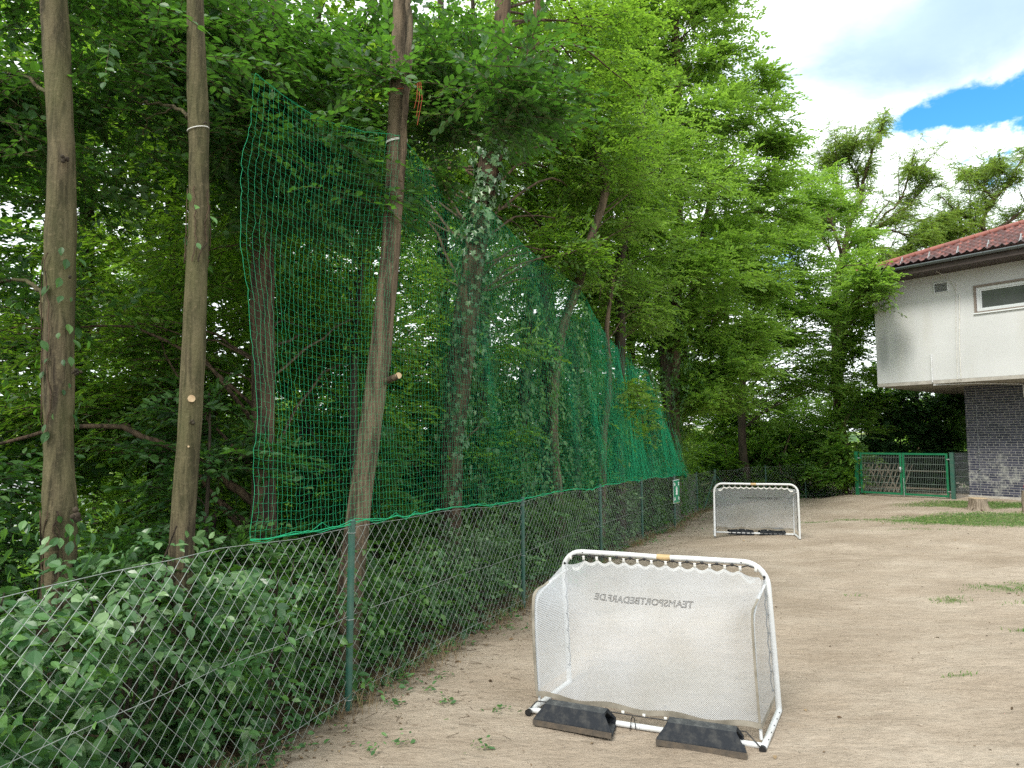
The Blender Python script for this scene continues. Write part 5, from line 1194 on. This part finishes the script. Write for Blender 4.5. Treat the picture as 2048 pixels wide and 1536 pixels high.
# dark bushy maple behind the gate
mp = tree('maple_shrub', 'dark bushy maple filling the space behind the green gate', 'tree', [base_at(P(1830, 930, 26)), P(1830, 850, 26), P(1835, 760, 26), P(1840, 660, 26)], [.09, .08, .06, .03],
  [(P(1800, 830, 25.6), (1.7, 1.1, 1.2), 900), (P(1880, 830, 25.6), (1.5, 1.1, 1.2), 900), (P(1840, 740, 26.2), (1.8, 1.1, 1.0), 600), (P(1790, 900, 25.6), (1.3, .8, .8), 600), (P(1880, 910, 25.6), (1.4, .8, .7), 700), (P(1960, 830, 26.5), (1.6, 1, 1.8), 600), (P(1765, 945, 25.9), (1.1, .6, .7), 560), (P(1840, 945, 26.3), (1.1, .6, .7), 560), (P(1905, 930, 26.6), (1.0, .6, .8), 500)], 'bark_dark', 'under', .13, 9, .5, LOBED, tint=.45, clear=False, width=1.1)
# shrub at the gate's fence end
bigtree('dense green bush swallowing the fence left of the gate', PX([(1695, 960, 23.6), (1695, 900, 23.6), (1690, 840, 23.6)]), [.05, .045, .035, .02],
  [(1690, 900, 23.4, .8, 260), (1660, 950, 23.6, .7, 200), (1700, 960, 23.3, .45, 130), (1640, 900, 24.2, .8, 200), (1700, 850, 23.8, .8, 180)], leaf='leaf', name='hornbeam_shrub', slack=.7)
for k, (px, d, s_, lab) in enumerate(((1450, 24.6, .8, 'low shrub at the fence corner left of the slim grey trunk'), (1535, 25.0, .9, 'low shrub behind the back fence right of the slim grey trunk'), (1600, 25.4, .9, 'low shrub behind the middle of the back fence'))):
    bigtree(lab, PX([(px, 975, d), (px + 4, 930, d), (px, 890, d)]), [.04, .035, .03, .015], [(px, 940, d, s_, 240), (px + 25, 965, d - .2, s_ * .7, 130), (px - 20, 900, d + .3, s_, 160)], leaf='leaf', name='hornbeam_shrub', group='shrubs along the back fence')
for px, py, d, r, lab in ((1440, 880, 27, 1.5, 'broad bush deep behind the fence corner'), (1530, 900, 28, 1.5, 'broad bush deep behind the far goal'), (1625, 890, 28.5, 1.6, 'broad bush deep behind the back fence, left of the dense green bush'), (1720, 870, 29, 1.7, 'broad bush far behind the green gate, on its left'), (1800, 900, 30, 1.7, 'broad bush far behind the left gate leaf'), (1900, 890, 30, 1.8, 'broad bush far behind the right gate leaf')):
    bigtree(lab, PX([(px, 980, d), (px, 930, d), (px + 3, 860, d)]), [.07, .06, .05, .02], [(px, py, d, r, 420), (px - 40, py + 60, d, r * .8, 240), (px + 40, py + 50, d, r * .8, 240), (px, py - 80, d, r * .9, 240)], leaf='leaf', name='bush', group='bushes behind the back fence')
# fallen pale branch and leaning stems by the back fence
for pts, r0, lab, bk in (([(1542, 1000, 24.6), (1552, 950, 24.6), (1568, 905, 24.6), (1580, 870, 24.7)], .05, 'leaning dark stem behind the far goal, pale at its broken top', 'bark_brown'), ([(1600, 990, 24.2), (1585, 960, 24.2), (1566, 948, 24.2), (1558, 930, 24.2)], .035, 'pale crooked dead branch leaning behind the back fence', 'bark_tan')):
    m = MB(); cc_ = curve_pts(PX(pts), 14); tube(m, cc_, np.linspace(r0, r0 * .5, 14), 7); o = m.build('dead_branch', M[bk], None, loc=tuple(cc_[0])); tag(o, lab, 'branch')

# --- two thin crowned locust trees against the sky
def locust(label, base, limbs, tips, n_each, d):
    root = empty('locust_tree', tuple(base_at(P(*base[0], d))), label, 'tree')
    tm = MB(); cl = curve_pts([base_at(P(*base[0], d))] + PX(base, d), 20); tube(tm, cl, np.linspace(.26, .17, 20), 10, bump=.08)
    cr = MB(); wood = MB()
    for pts, r0 in limbs:
        p3 = [P(a, b, d + rng.uniform(-.6, .6)) for a, b in pts]; p3[0] = P(*pts[0], d); c_ = curve_pts(p3, 24); c_ += rng.normal(0, .025, c_.shape); tube(tm, c_, np.linspace(r0, r0 * .22, 24), 7, False)
        for q in range(24):
            i = rng.integers(5, 24); s = c_[i]; dd = nrm((c_[i] - c_[i - 3]) / .3 + rng.normal(0, 1.0, 3) * [1, 1, .5] + [0, 0, .2]); ln = rng.uniform(.8, 2.6) * (1 if i < 15 else .4)
            br = curve_pts([s, s + dd * ln * .5 + rng.normal(0, .08, 3), s + dd * ln + [0, 0, .1]], 7); tube(wood, br, np.linspace(.026, .007, 7), 4, False)
            n = n_each; t = rng.uniform(.2, 1, n) * 6; k = np.clip(t.astype(int), 0, 5); b = br[k] + (br[k + 1] - br[k]) * (t - k)[:, None]
            sprays(cr, wood, b, rng.normal(0, 1, (n, 3)) * [1, 1, .35], .50, 15, .085, LEAF4, .4, .3, .5, .22, 0, twig=.003)
    tm.v += wood.v; tm.f += [f + tm.n for f in wood.f]; tm.r += wood.r; tm.fm += wood.fm; tm.n += wood.n
    tm.build('trunk', M['bark_brown'], root); cr.build('crown', M['locust'], root, smooth=False)
locust('open crowned locust tree with twisted limbs against the cloud', [(1672, 620), (1685, 520)],
  [([(1685, 520), (1700, 450), (1722, 390), (1738, 320), (1765, 255)], .15), ([(1690, 500), (1735, 465), (1790, 440), (1830, 395), (1858, 370)], .11), ([(1700, 450), (1680, 390), (1662, 335), (1672, 320)], .07), ([(1722, 390), (1710, 350), (1695, 300), (1715, 290)], .06),
   ([(1735, 465), (1780, 460), (1830, 470), (1875, 440)], .06), ([(1760, 440), (1800, 400), (1820, 350), (1842, 345)], .06), ([(1680, 540), (1650, 480), (1640, 420)], .06), ([(1690, 530), (1740, 520), (1800, 505), (1850, 480)], .06), ([(1700, 470), (1760, 500), (1820, 530)], .05)], None, 26, 31)
locust('locust tree crown rising behind the red tiled roof', [(1985, 600), (1975, 480)],
  [([(1975, 480), (1965, 440), (1990, 400), (2020, 360), (2050, 310)], .13), ([(1970, 460), (1945, 440), (1920, 430), (1890, 400)], .09), ([(1990, 400), (1960, 370), (1930, 350)], .06), ([(1975, 470), (2020, 440), (2070, 400), (2120, 340)], .09),
   ([(1920, 430), (1890, 450), (1860, 460)], .05), ([(1965, 440), (1935, 460), (1890, 470)], .05), ([(2020, 360), (2000, 340), (1975, 345)], .05)], None, 26, 33)
bigtree('low round green crown between the locust trees and the roof', PX([(1830, 760, 34), (1835, 600, 34), (1840, 520, 34)]), [.15, .12, .10, .05], [(1800, 530, 34, 1.6, 200), (1860, 510, 34, 1.6, 200), (1930, 480, 34.5, 1.6, 190), (1770, 600, 33, 1.4, 200), (2010, 460, 35, 1.6, 160)], leaf='locust', name='round_tree', ls=.1)

# --- undergrowth behind the fence: one shrub after another, then ground cover
Lf = np.concatenate([[0], np.cumsum(np.linalg.norm(np.diff(FENCE, axis=0), axis=1))])
def fpos(s, off):
    x = np.interp(s, Lf, FENCE[:, 0]); y = np.interp(s, Lf, FENCE[:, 1]); x2 = np.interp(s + .05, Lf, FENCE[:, 0]); y2 = np.interp(s + .05, Lf, FENCE[:, 1])
    t = nrm(np.array([x2 - x, y2 - y])); n = np.array([-t[1], t[0]]); return np.array([x + n[0] * off, y + n[1] * off])
SHR = [(3.2, .5, 1.15), (4.4, .55, 1.25), (5.3, .5, 1.1), (6.3, .55, 1.2), (7.2, .5, .95), (8.3, .6, 1.0), (9.4, .55, .8), (10.6, .6, .9), (12.0, .7, 1.0), (13.4, .6, 1.1), (14.8, .7, 1.0), (16.4, .6, 1.0), (18.0, .6, 1.0), (20, .6, 1.0), (22, .7, 1.0), (24.2, .7, 1.0), (26, .7, .9)]
WHERE = ['leftmost shrub pressed against the nearest fence panel', 'shrub with large leaves before the thick left trunk', 'shrub between the two olive trunks at the fence', 'shrub at the foot of the slim scarred trunk', 'shrub left of the nearest green fence post', 'shrub just right of the nearest green fence post',
         'low shrub at the foot of the leaning trunk', 'shrub before the second green fence post', 'shrub behind the second green fence post', 'fence shrub left of the near goal top', 'fence shrub under the broad ivy column', 'fence shrub under the crooked pale tree', 'fence shrub in the middle of the long fence', 'fence shrub left of the assembly sign', 'fence shrub right of the assembly sign', 'fence shrub before the last straight post', 'fence shrub tucked in the fence corner']
for k, (s, r_, h_) in enumerate(SHR):
    b2 = fpos(s, r_); z0 = gz1(*b2)
    root = empty('hedge_shrub', (b2[0], b2[1], z0), WHERE[k], 'shrub', 'shrubs growing against the long fence')
    st_ = MB(); cr = MB(); near = s < 11; n = int((300 if near else 240) * h_)
    for q in range(9):
        a = rng.uniform(0, 6.28); tp = np.array([b2[0] + .55 * math.cos(a) * rng.random(), b2[1] + .55 * math.sin(a) * rng.random(), z0 + h_ * rng.uniform(.6, 1.15)])
        c_ = curve_pts([np.array([b2[0] + rng.normal(0, .08), b2[1] + rng.normal(0, .1), z0 - .05]), (np.array([b2[0], b2[1], z0]) + tp) / 2 + rng.normal(0, .07, 3), tp], 9); tube(st_, c_, np.linspace(.012, .004, 9), 5, False)
    st_.build('stem', M['bark_dark'], root)
    u = rng.uniform(-1, 1, n); v_ = rng.uniform(0, 1, n) ** .8
    b = np.array([fpos(s + .75 * uu_, max(.10, r_ + rng.normal(0, .26))) for uu_ in u]); b = np.stack([b[:, 0], b[:, 1], gz(b[:, 0], b[:, 1]) + .03 + v_ * h_ * (1 - .25 * u ** 2) + rng.normal(0, .05, n)], -1)
    d = rng.normal(0, 1, (n, 3)) * [1, 1, .4] + np.array([.35, -.25, .05])
    ok = keep_clear(b, -.05) & keep_clear(b + nrm(d) * .25, .03); ok &= (np.linalg.norm(b - CAMP, axis=1) > 2.0)
    sprays(cr, st_ if False else None, b[ok], d[ok], .28, 8, .074 if s < 7.4 else .066, LEAF12 if near else LEAF6, .45, .3, .5, .24, .15)
    cr.build('foliage', M[('under', 'leaf_dark', 'under', 'ivy')[k % 4]], root, smooth=False)
# --- saplings filling the bank behind the fence
SAP = [(4.6, 2.2, 2.0), (6.6, 2.6, 1.9), (8.2, 1.9, 2.1), (9.6, 3.2, 2.4), (10.6, 1.7, 1.9), (12.0, 2.8, 2.5), (13.2, 1.8, 2.2), (14.6, 3.0, 2.8), (16.0, 1.9, 2.4), (17.6, 2.9, 2.8), (19.2, 1.9, 2.6), (21.0, 2.6, 3.0), (23.0, 1.8, 2.8), (25.0, 2.4, 3.2)]
SAPL = ['behind the thick left trunk', 'left of the dark trunk at the net edge', 'at the foot of the dark trunk', 'low down behind the leaning trunk', 'right of the leaning trunk base', 'left of the ivy clad trunk base', 'right of the ivy clad trunk base', 'deep behind the broad ivy column', 'before the broad ivy column', 'behind the crooked pale tree', 'between the crooked tree and the slim pale trunks', 'behind the slim pale trunks', 'behind the narrow ivy stem', 'behind the last fence posts']
for (s, off, h_), lb2 in zip(SAP, SAPL):
    b2 = fpos(s, off); z0 = gz1(*b2) - .05; top = max(h_, .8)
    tree('sapling', 'leafy sapling ' + lb2, 'sapling', [np.array([b2[0], b2[1], z0]), np.array([b2[0] + .08, b2[1], (z0 + top) / 2]), np.array([b2[0], b2[1] + .08, top])], [.028, .02, .008],
         [((b2[0], b2[1], z0 + (top - z0) * .35), (.95, .7, (top - z0) * .25), 260), ((b2[0], b2[1], z0 + (top - z0) * .75), (.8, .6, (top - z0) * .25), 280)], 'bark_dark', 'leaf' if int(s) % 2 else 'leaf_dark', .082, 12, .42, LEAF6, group='saplings on the bank behind the fence', sides=7)
# ground cover: ivy and nettles on the bank
m = MB(); n = 15000; s = rng.uniform(1.5, 29, n) ; off = np.abs(rng.normal(0, 1.6, n)) + .02; b = np.array([fpos(a, o_) for a, o_ in zip(s, off)])
hgt = .03 + np.abs(rng.normal(0, .16, n)) * (off > .15) ; p = np.stack([b[:, 0], b[:, 1], gz(b[:, 0], b[:, 1]) + hgt], -1)
leaves(m, p, rng.normal(0, 1, (n, 3)) * [1, 1, .3], np.array([0.15, -.1, 1]) + rng.normal(0, .4, (n, 3)), rng.uniform(.04, .10, n), np.clip(rng.normal(.5, .25, n), 0, 1), LOBED)
n = 5000; x = rng.uniform(6.5, 12, n); y = 23.9 + rng.uniform(0, 3.5, n) + np.where(x < 9, (x - 9) * .45, 0); p = np.stack([x, y, gz(x, y) + np.abs(rng.normal(0, .12, n))], -1); ok = keep_clear(p, -.05)
leaves(m, p[ok], rng.normal(0, 1, (ok.sum(), 3)) * [1, 1, .3], np.array([0, -.2, 1]) + rng.normal(0, .4, (ok.sum(), 3)), rng.uniform(.05, .11, ok.sum()), np.clip(rng.normal(.5, .25, ok.sum()), 0, 1), LOBED)
o = m.build('ivy_ground_cover', M['under'], None, smooth=False, loc=(0, 8, -.3)); tag(o, 'ivy and low leaves covering the bank behind the fences', 'ground cover', kind='stuff')
# weeds creeping through the fence foot + dry grass
m = MB(); n = 2600; s = rng.uniform(2, 29, n); off = -np.abs(rng.normal(0, .16, n)) * (1 + .8 * np.sin(s * 2.7)) + .05
b = np.array([fpos(a, o_) for a, o_ in zip(s, off)]); clump = (np.sin(s * 3.1) + np.sin(s * 7.7 + 1) + rng.normal(0, .6, n)) > .1
p = np.stack([b[:, 0], b[:, 1], gz(b[:, 0], b[:, 1]) + .01 + rng.random(n) * .07], -1)[clump]; n = len(p)
leaves(m, p, rng.normal(0, 1, (n, 3)) * [1, 1, .3], np.array([.1, -.1, 1]) + rng.normal(0, .35, (n, 3)), rng.uniform(.025, .065, n), np.clip(rng.normal(.55, .25, n), 0, 1), LEAF6)
o = m.build('fence_foot_weeds', M['under'], None, smooth=False, loc=(0, 8, -.3)); tag(o, 'low green weeds creeping out under the long fence', 'weeds', kind='stuff')
def blades(mb, p, h, w, lean=.5, tint=.5):
    n = len(p); a = rng.uniform(0, 6.28, n); side = np.stack([np.cos(a), np.sin(a), np.zeros(n)], -1) * w; ln = np.stack([rng.normal(0, lean, n), rng.normal(0, lean, n), np.ones(n)], -1)
    h = (h * rng.uniform(.35, 1.2, n))[:, None]; mid = p + ln * [.5, .5, 1] * h * .6; tip = p + ln * h * [1.1, 1.1, .95]
    V = np.stack([p - side, p + side, mid + side * .75, mid - side * .75, tip], 1)
    mb.add(V.reshape(-1, 3), (np.arange(n)[:, None, None] * 5 + np.array([[0, 1, 2, 3]])[None]).reshape(-1, 4), rnd=np.repeat(np.clip(tint + rng.normal(0, .25, n), 0, 1), 5))
    mb.f.append((np.arange(n)[:, None, None] * 5 + np.array([[3, 2, 4]])[None]).reshape(-1, 3) + mb.n - 5 * n); mb.fm.append(np.zeros(n, np.int32))
m = MB(); n = 9000; s = rng.uniform(2, 29, n); s = s + .12 * np.sin(s * 40); off = rng.normal(-.02, .10, n); b = np.array([fpos(a, o_) for a, o_ in zip(s, off)])
keepb = (np.sin(s * 2.3 + 1) + np.sin(s * 5.1)) + rng.normal(0, .5, n) > -.1; b = b[keepb]
blades(m, np.stack([b[:, 0], b[:, 1], gz(b[:, 0], b[:, 1]) - .005], -1), .17, .0016, .45)
o = m.build('dry_grass', M['dry'], None, smooth=False, loc=(0, 8, -.3)); tag(o, 'dry straw coloured grass along the foot of the long fence', 'dry grass', kind='stuff')
# lawn
m = MB(); n = 520000; x = rng.uniform(2.5, 20, n); y = rng.uniform(5, 22, n); mk = lawn_mask(x, y)
nz = .5 + .30 * wob(x, y, 2.1, 5) * .6 + .22 * wob(x, y, 6.7, 1) * .6
acc = (mk > .06) & (np.clip(mk * 1.5, 0, 1) * (.35 + nz) > rng.uniform(.25, 1.15, n)); x, y, mk = x[acc], y[acc], mk[acc]
blades(m, np.stack([x, y, gz(x, y) - .004], -1), .040, .0040, .7, tint=.5); 
nb = 7000; x = rng.uniform(9, 19, nb); y = rng.uniform(15.2, 21, nb); ok = (lawn_mask(x, y) > .35); x, y = x[ok], y[ok]
leaves(m, np.stack([x, y, gz(x, y) + .03], -1), rng.normal(0, 1, (len(x), 3)) * [1, 1, .2], np.array([0, 0, 1]) + rng.normal(0, .3, (len(x), 3)), rng.uniform(.03, .06, len(x)), np.clip(rng.normal(.7, .25, len(x)), 0, 1), LEAF6)
o = m.build('grass', M['grass'], None, smooth=False, loc=(10, 15, 0)); tag(o, 'patchy short grass on the sandy yard near the building', 'grass', kind='stuff')
# litter: fallen leaves, twigs, grit
m = MB(); n = 4200; s = rng.uniform(1, 28, n); off = -np.abs(rng.normal(0, .30, n)) ** 1.2 + .1; b = np.array([fpos(a, o_) for a, o_ in zip(s, off)])
x2 = rng.uniform(-1, 14, 1700); y2 = rng.uniform(2.6, 20, 1700); ok = dist_poly(x2, y2, EDGE) < -.2; b = np.vstack([b, np.stack([x2[ok], y2[ok]], -1)]); n = len(b)
p = np.stack([b[:, 0], b[:, 1], gz(b[:, 0], b[:, 1]) + .006], -1)
leaves(m, p, rng.normal(0, 1, (n, 3)) * [1, 1, .12], np.array([0, 0, 1]) + rng.normal(0, .3, (n, 3)), np.exp(rng.normal(-4.1, .5, n)), rng.random(n), LEAF6)
nt2 = 900; s = rng.uniform(1, 28, nt2); off = -np.abs(rng.normal(0, .7, nt2)) + .1; b = np.array([fpos(a, o_) for a, o_ in zip(s, off)]); p = np.stack([b[:, 0], b[:, 1], gz(b[:, 0], b[:, 1]) + .005], -1)
a = rng.uniform(0, 6.28, nt2); ln = rng.uniform(.02, .13, nt2)[:, None]; segs(m, p, p + np.stack([np.cos(a), np.sin(a), rng.uniform(0, .08, nt2)], -1) * ln, .0016, 3, rnd=rng.random(nt2) * .5)
o = m.build('leaf_litter', M['litter'], None, smooth=False, loc=(0, 8, -.3)); tag(o, 'brown fallen leaves and twigs strewn over the ground by the fence', 'leaf litter', kind='stuff')
m = MB(); n = 420; x = rng.uniform(-1, 10, n); y = rng.uniform(2.4, 16, n); ok = dist_poly(x, y, EDGE) < -.1
for a, b in zip(x[ok], y[ok]):
    r_ = rng.uniform(.004, .013); sphere(m, (a, b, gz1(a, b) + r_ * .3), r_, 6, .6)
o = m.build('pebbles', M['stone'], None, smooth=False, loc=(4, 8, -.2)); tag(o, 'small pebbles scattered over the sandy yard', 'pebbles', kind='stuff')
# fresh green leaves and clover tufts fallen on the near sand
m = MB(); 
for (px, py) in ((960, 1490), (880, 1350), (860, 1380), (790, 1410), (800, 1485), (735, 1500), (895, 1405), (940, 1290), (1000, 1420), (600, 1500), (640, 1440), (1020, 1250)):
    D = P(px, py, 1.0) - CAMP; q = CAMP + D * ((CZ + .16) / -D[2]); k = 14; b = q[None] + rng.normal(0, .045, (k, 3)); b[:, 2] = gz(b[:, 0], b[:, 1]) + .012 + rng.random(k) * .02
    leaves(m, b, rng.normal(0, 1, (k, 3)) * [1, 1, .25], np.array([0, 0, 1]) + rng.normal(0, .4, (k, 3)), rng.uniform(.02, .05, k), np.clip(rng.normal(.6, .2, k), 0, 1), LEAF6)
o = m.build('green_leaf_scraps', M['under'], None, smooth=False, loc=(0, 4.5, -.2)); tag(o, 'green leaf scraps lying on the sand near the fence foot', 'leaf scraps', kind='stuff')

# --- far valley: wood and a pale hall
m = MB(); n = 2900; th_ = rng.uniform(math.radians(-60), math.radians(33), n); r_ = 26 * np.exp(rng.uniform(0, 2.85, n)); cx = r_ * np.sin(th_); cy = r_ * np.cos(th_); cz_ = gz(cx, cy)
for a, b, z_, rr_ in zip(cx, cy, cz_, r_):
    if abs(a + .68 * b) < 6 and 60 < b < 150: continue
    if dist_poly(np.array([a]), np.array([b]), EDGE)[0] < 9: continue
    k = 110 if rr_ < 90 else 50; R_ = rng.uniform(2.2, 4.2); h_ = rng.uniform(3.5, 8); u = nrm(rng.normal(0, 1, (k, 3))); u[:, 2] = np.abs(u[:, 2]) 
    p = np.array([a, b, z_ + h_ * .5]) + u * [R_, R_, h_ * .6] * rng.uniform(.7, 1, (k, 1)); t0_ = rng.uniform(.1, .9)
    leaves(m, p, rng.normal(0, 1, (k, 3)), u + rng.normal(0, .4, (k, 3)), rng.uniform(.6, 1.3, k) * min(.16 + rr_ * .011, 2.2), np.clip(t0_ + rng.normal(0, .15, k), 0, 1), LEAF6, 1.3)
o = m.build('distant_wood', M['leaf_bright'], None, smooth=False, loc=(0, 120, -20)); tag(o, 'pale green woods in the valley glimpsed between the trunks', 'wood', kind='stuff')
hp = P(30, 990, 120.0)
hall = empty('white_hall', tuple(hp), 'long white building far down in the valley, seen past the left trunk', 'building')
hu = nrm(np.array([.9, .35])); hn = np.array([-hu[1], hu[0]]); Rh = basis((hu[0], hu[1], 0), (0, 0, 1))
m = MB(); box(m, hp + [0, 0, -3.0], (20, 14, 8.5), Rh); box(m, hp + np.array([2, 3, 2.2]), (13, 9, 2.2), Rh); m.build('wall', M['white'], hall, False)
m = MB(); box(m, hp + [0, 0, 1.42], (21, 15, .35), Rh); m.build('roof_edge', M['galv'], hall, False)
for k in range(9):
    m = MB(); q = hp + np.array([*(hu * (-8.8 + k * 2.2)), -1.0]) - np.array([*(hn * 7.02), 0]); box(m, q, (.9, .1, 1.8), Rh); m.build('window', M['glass'], hall, False)
print('verts', sum(len(o.data.vertices) for o in S.objects if o.type == 'MESH'))
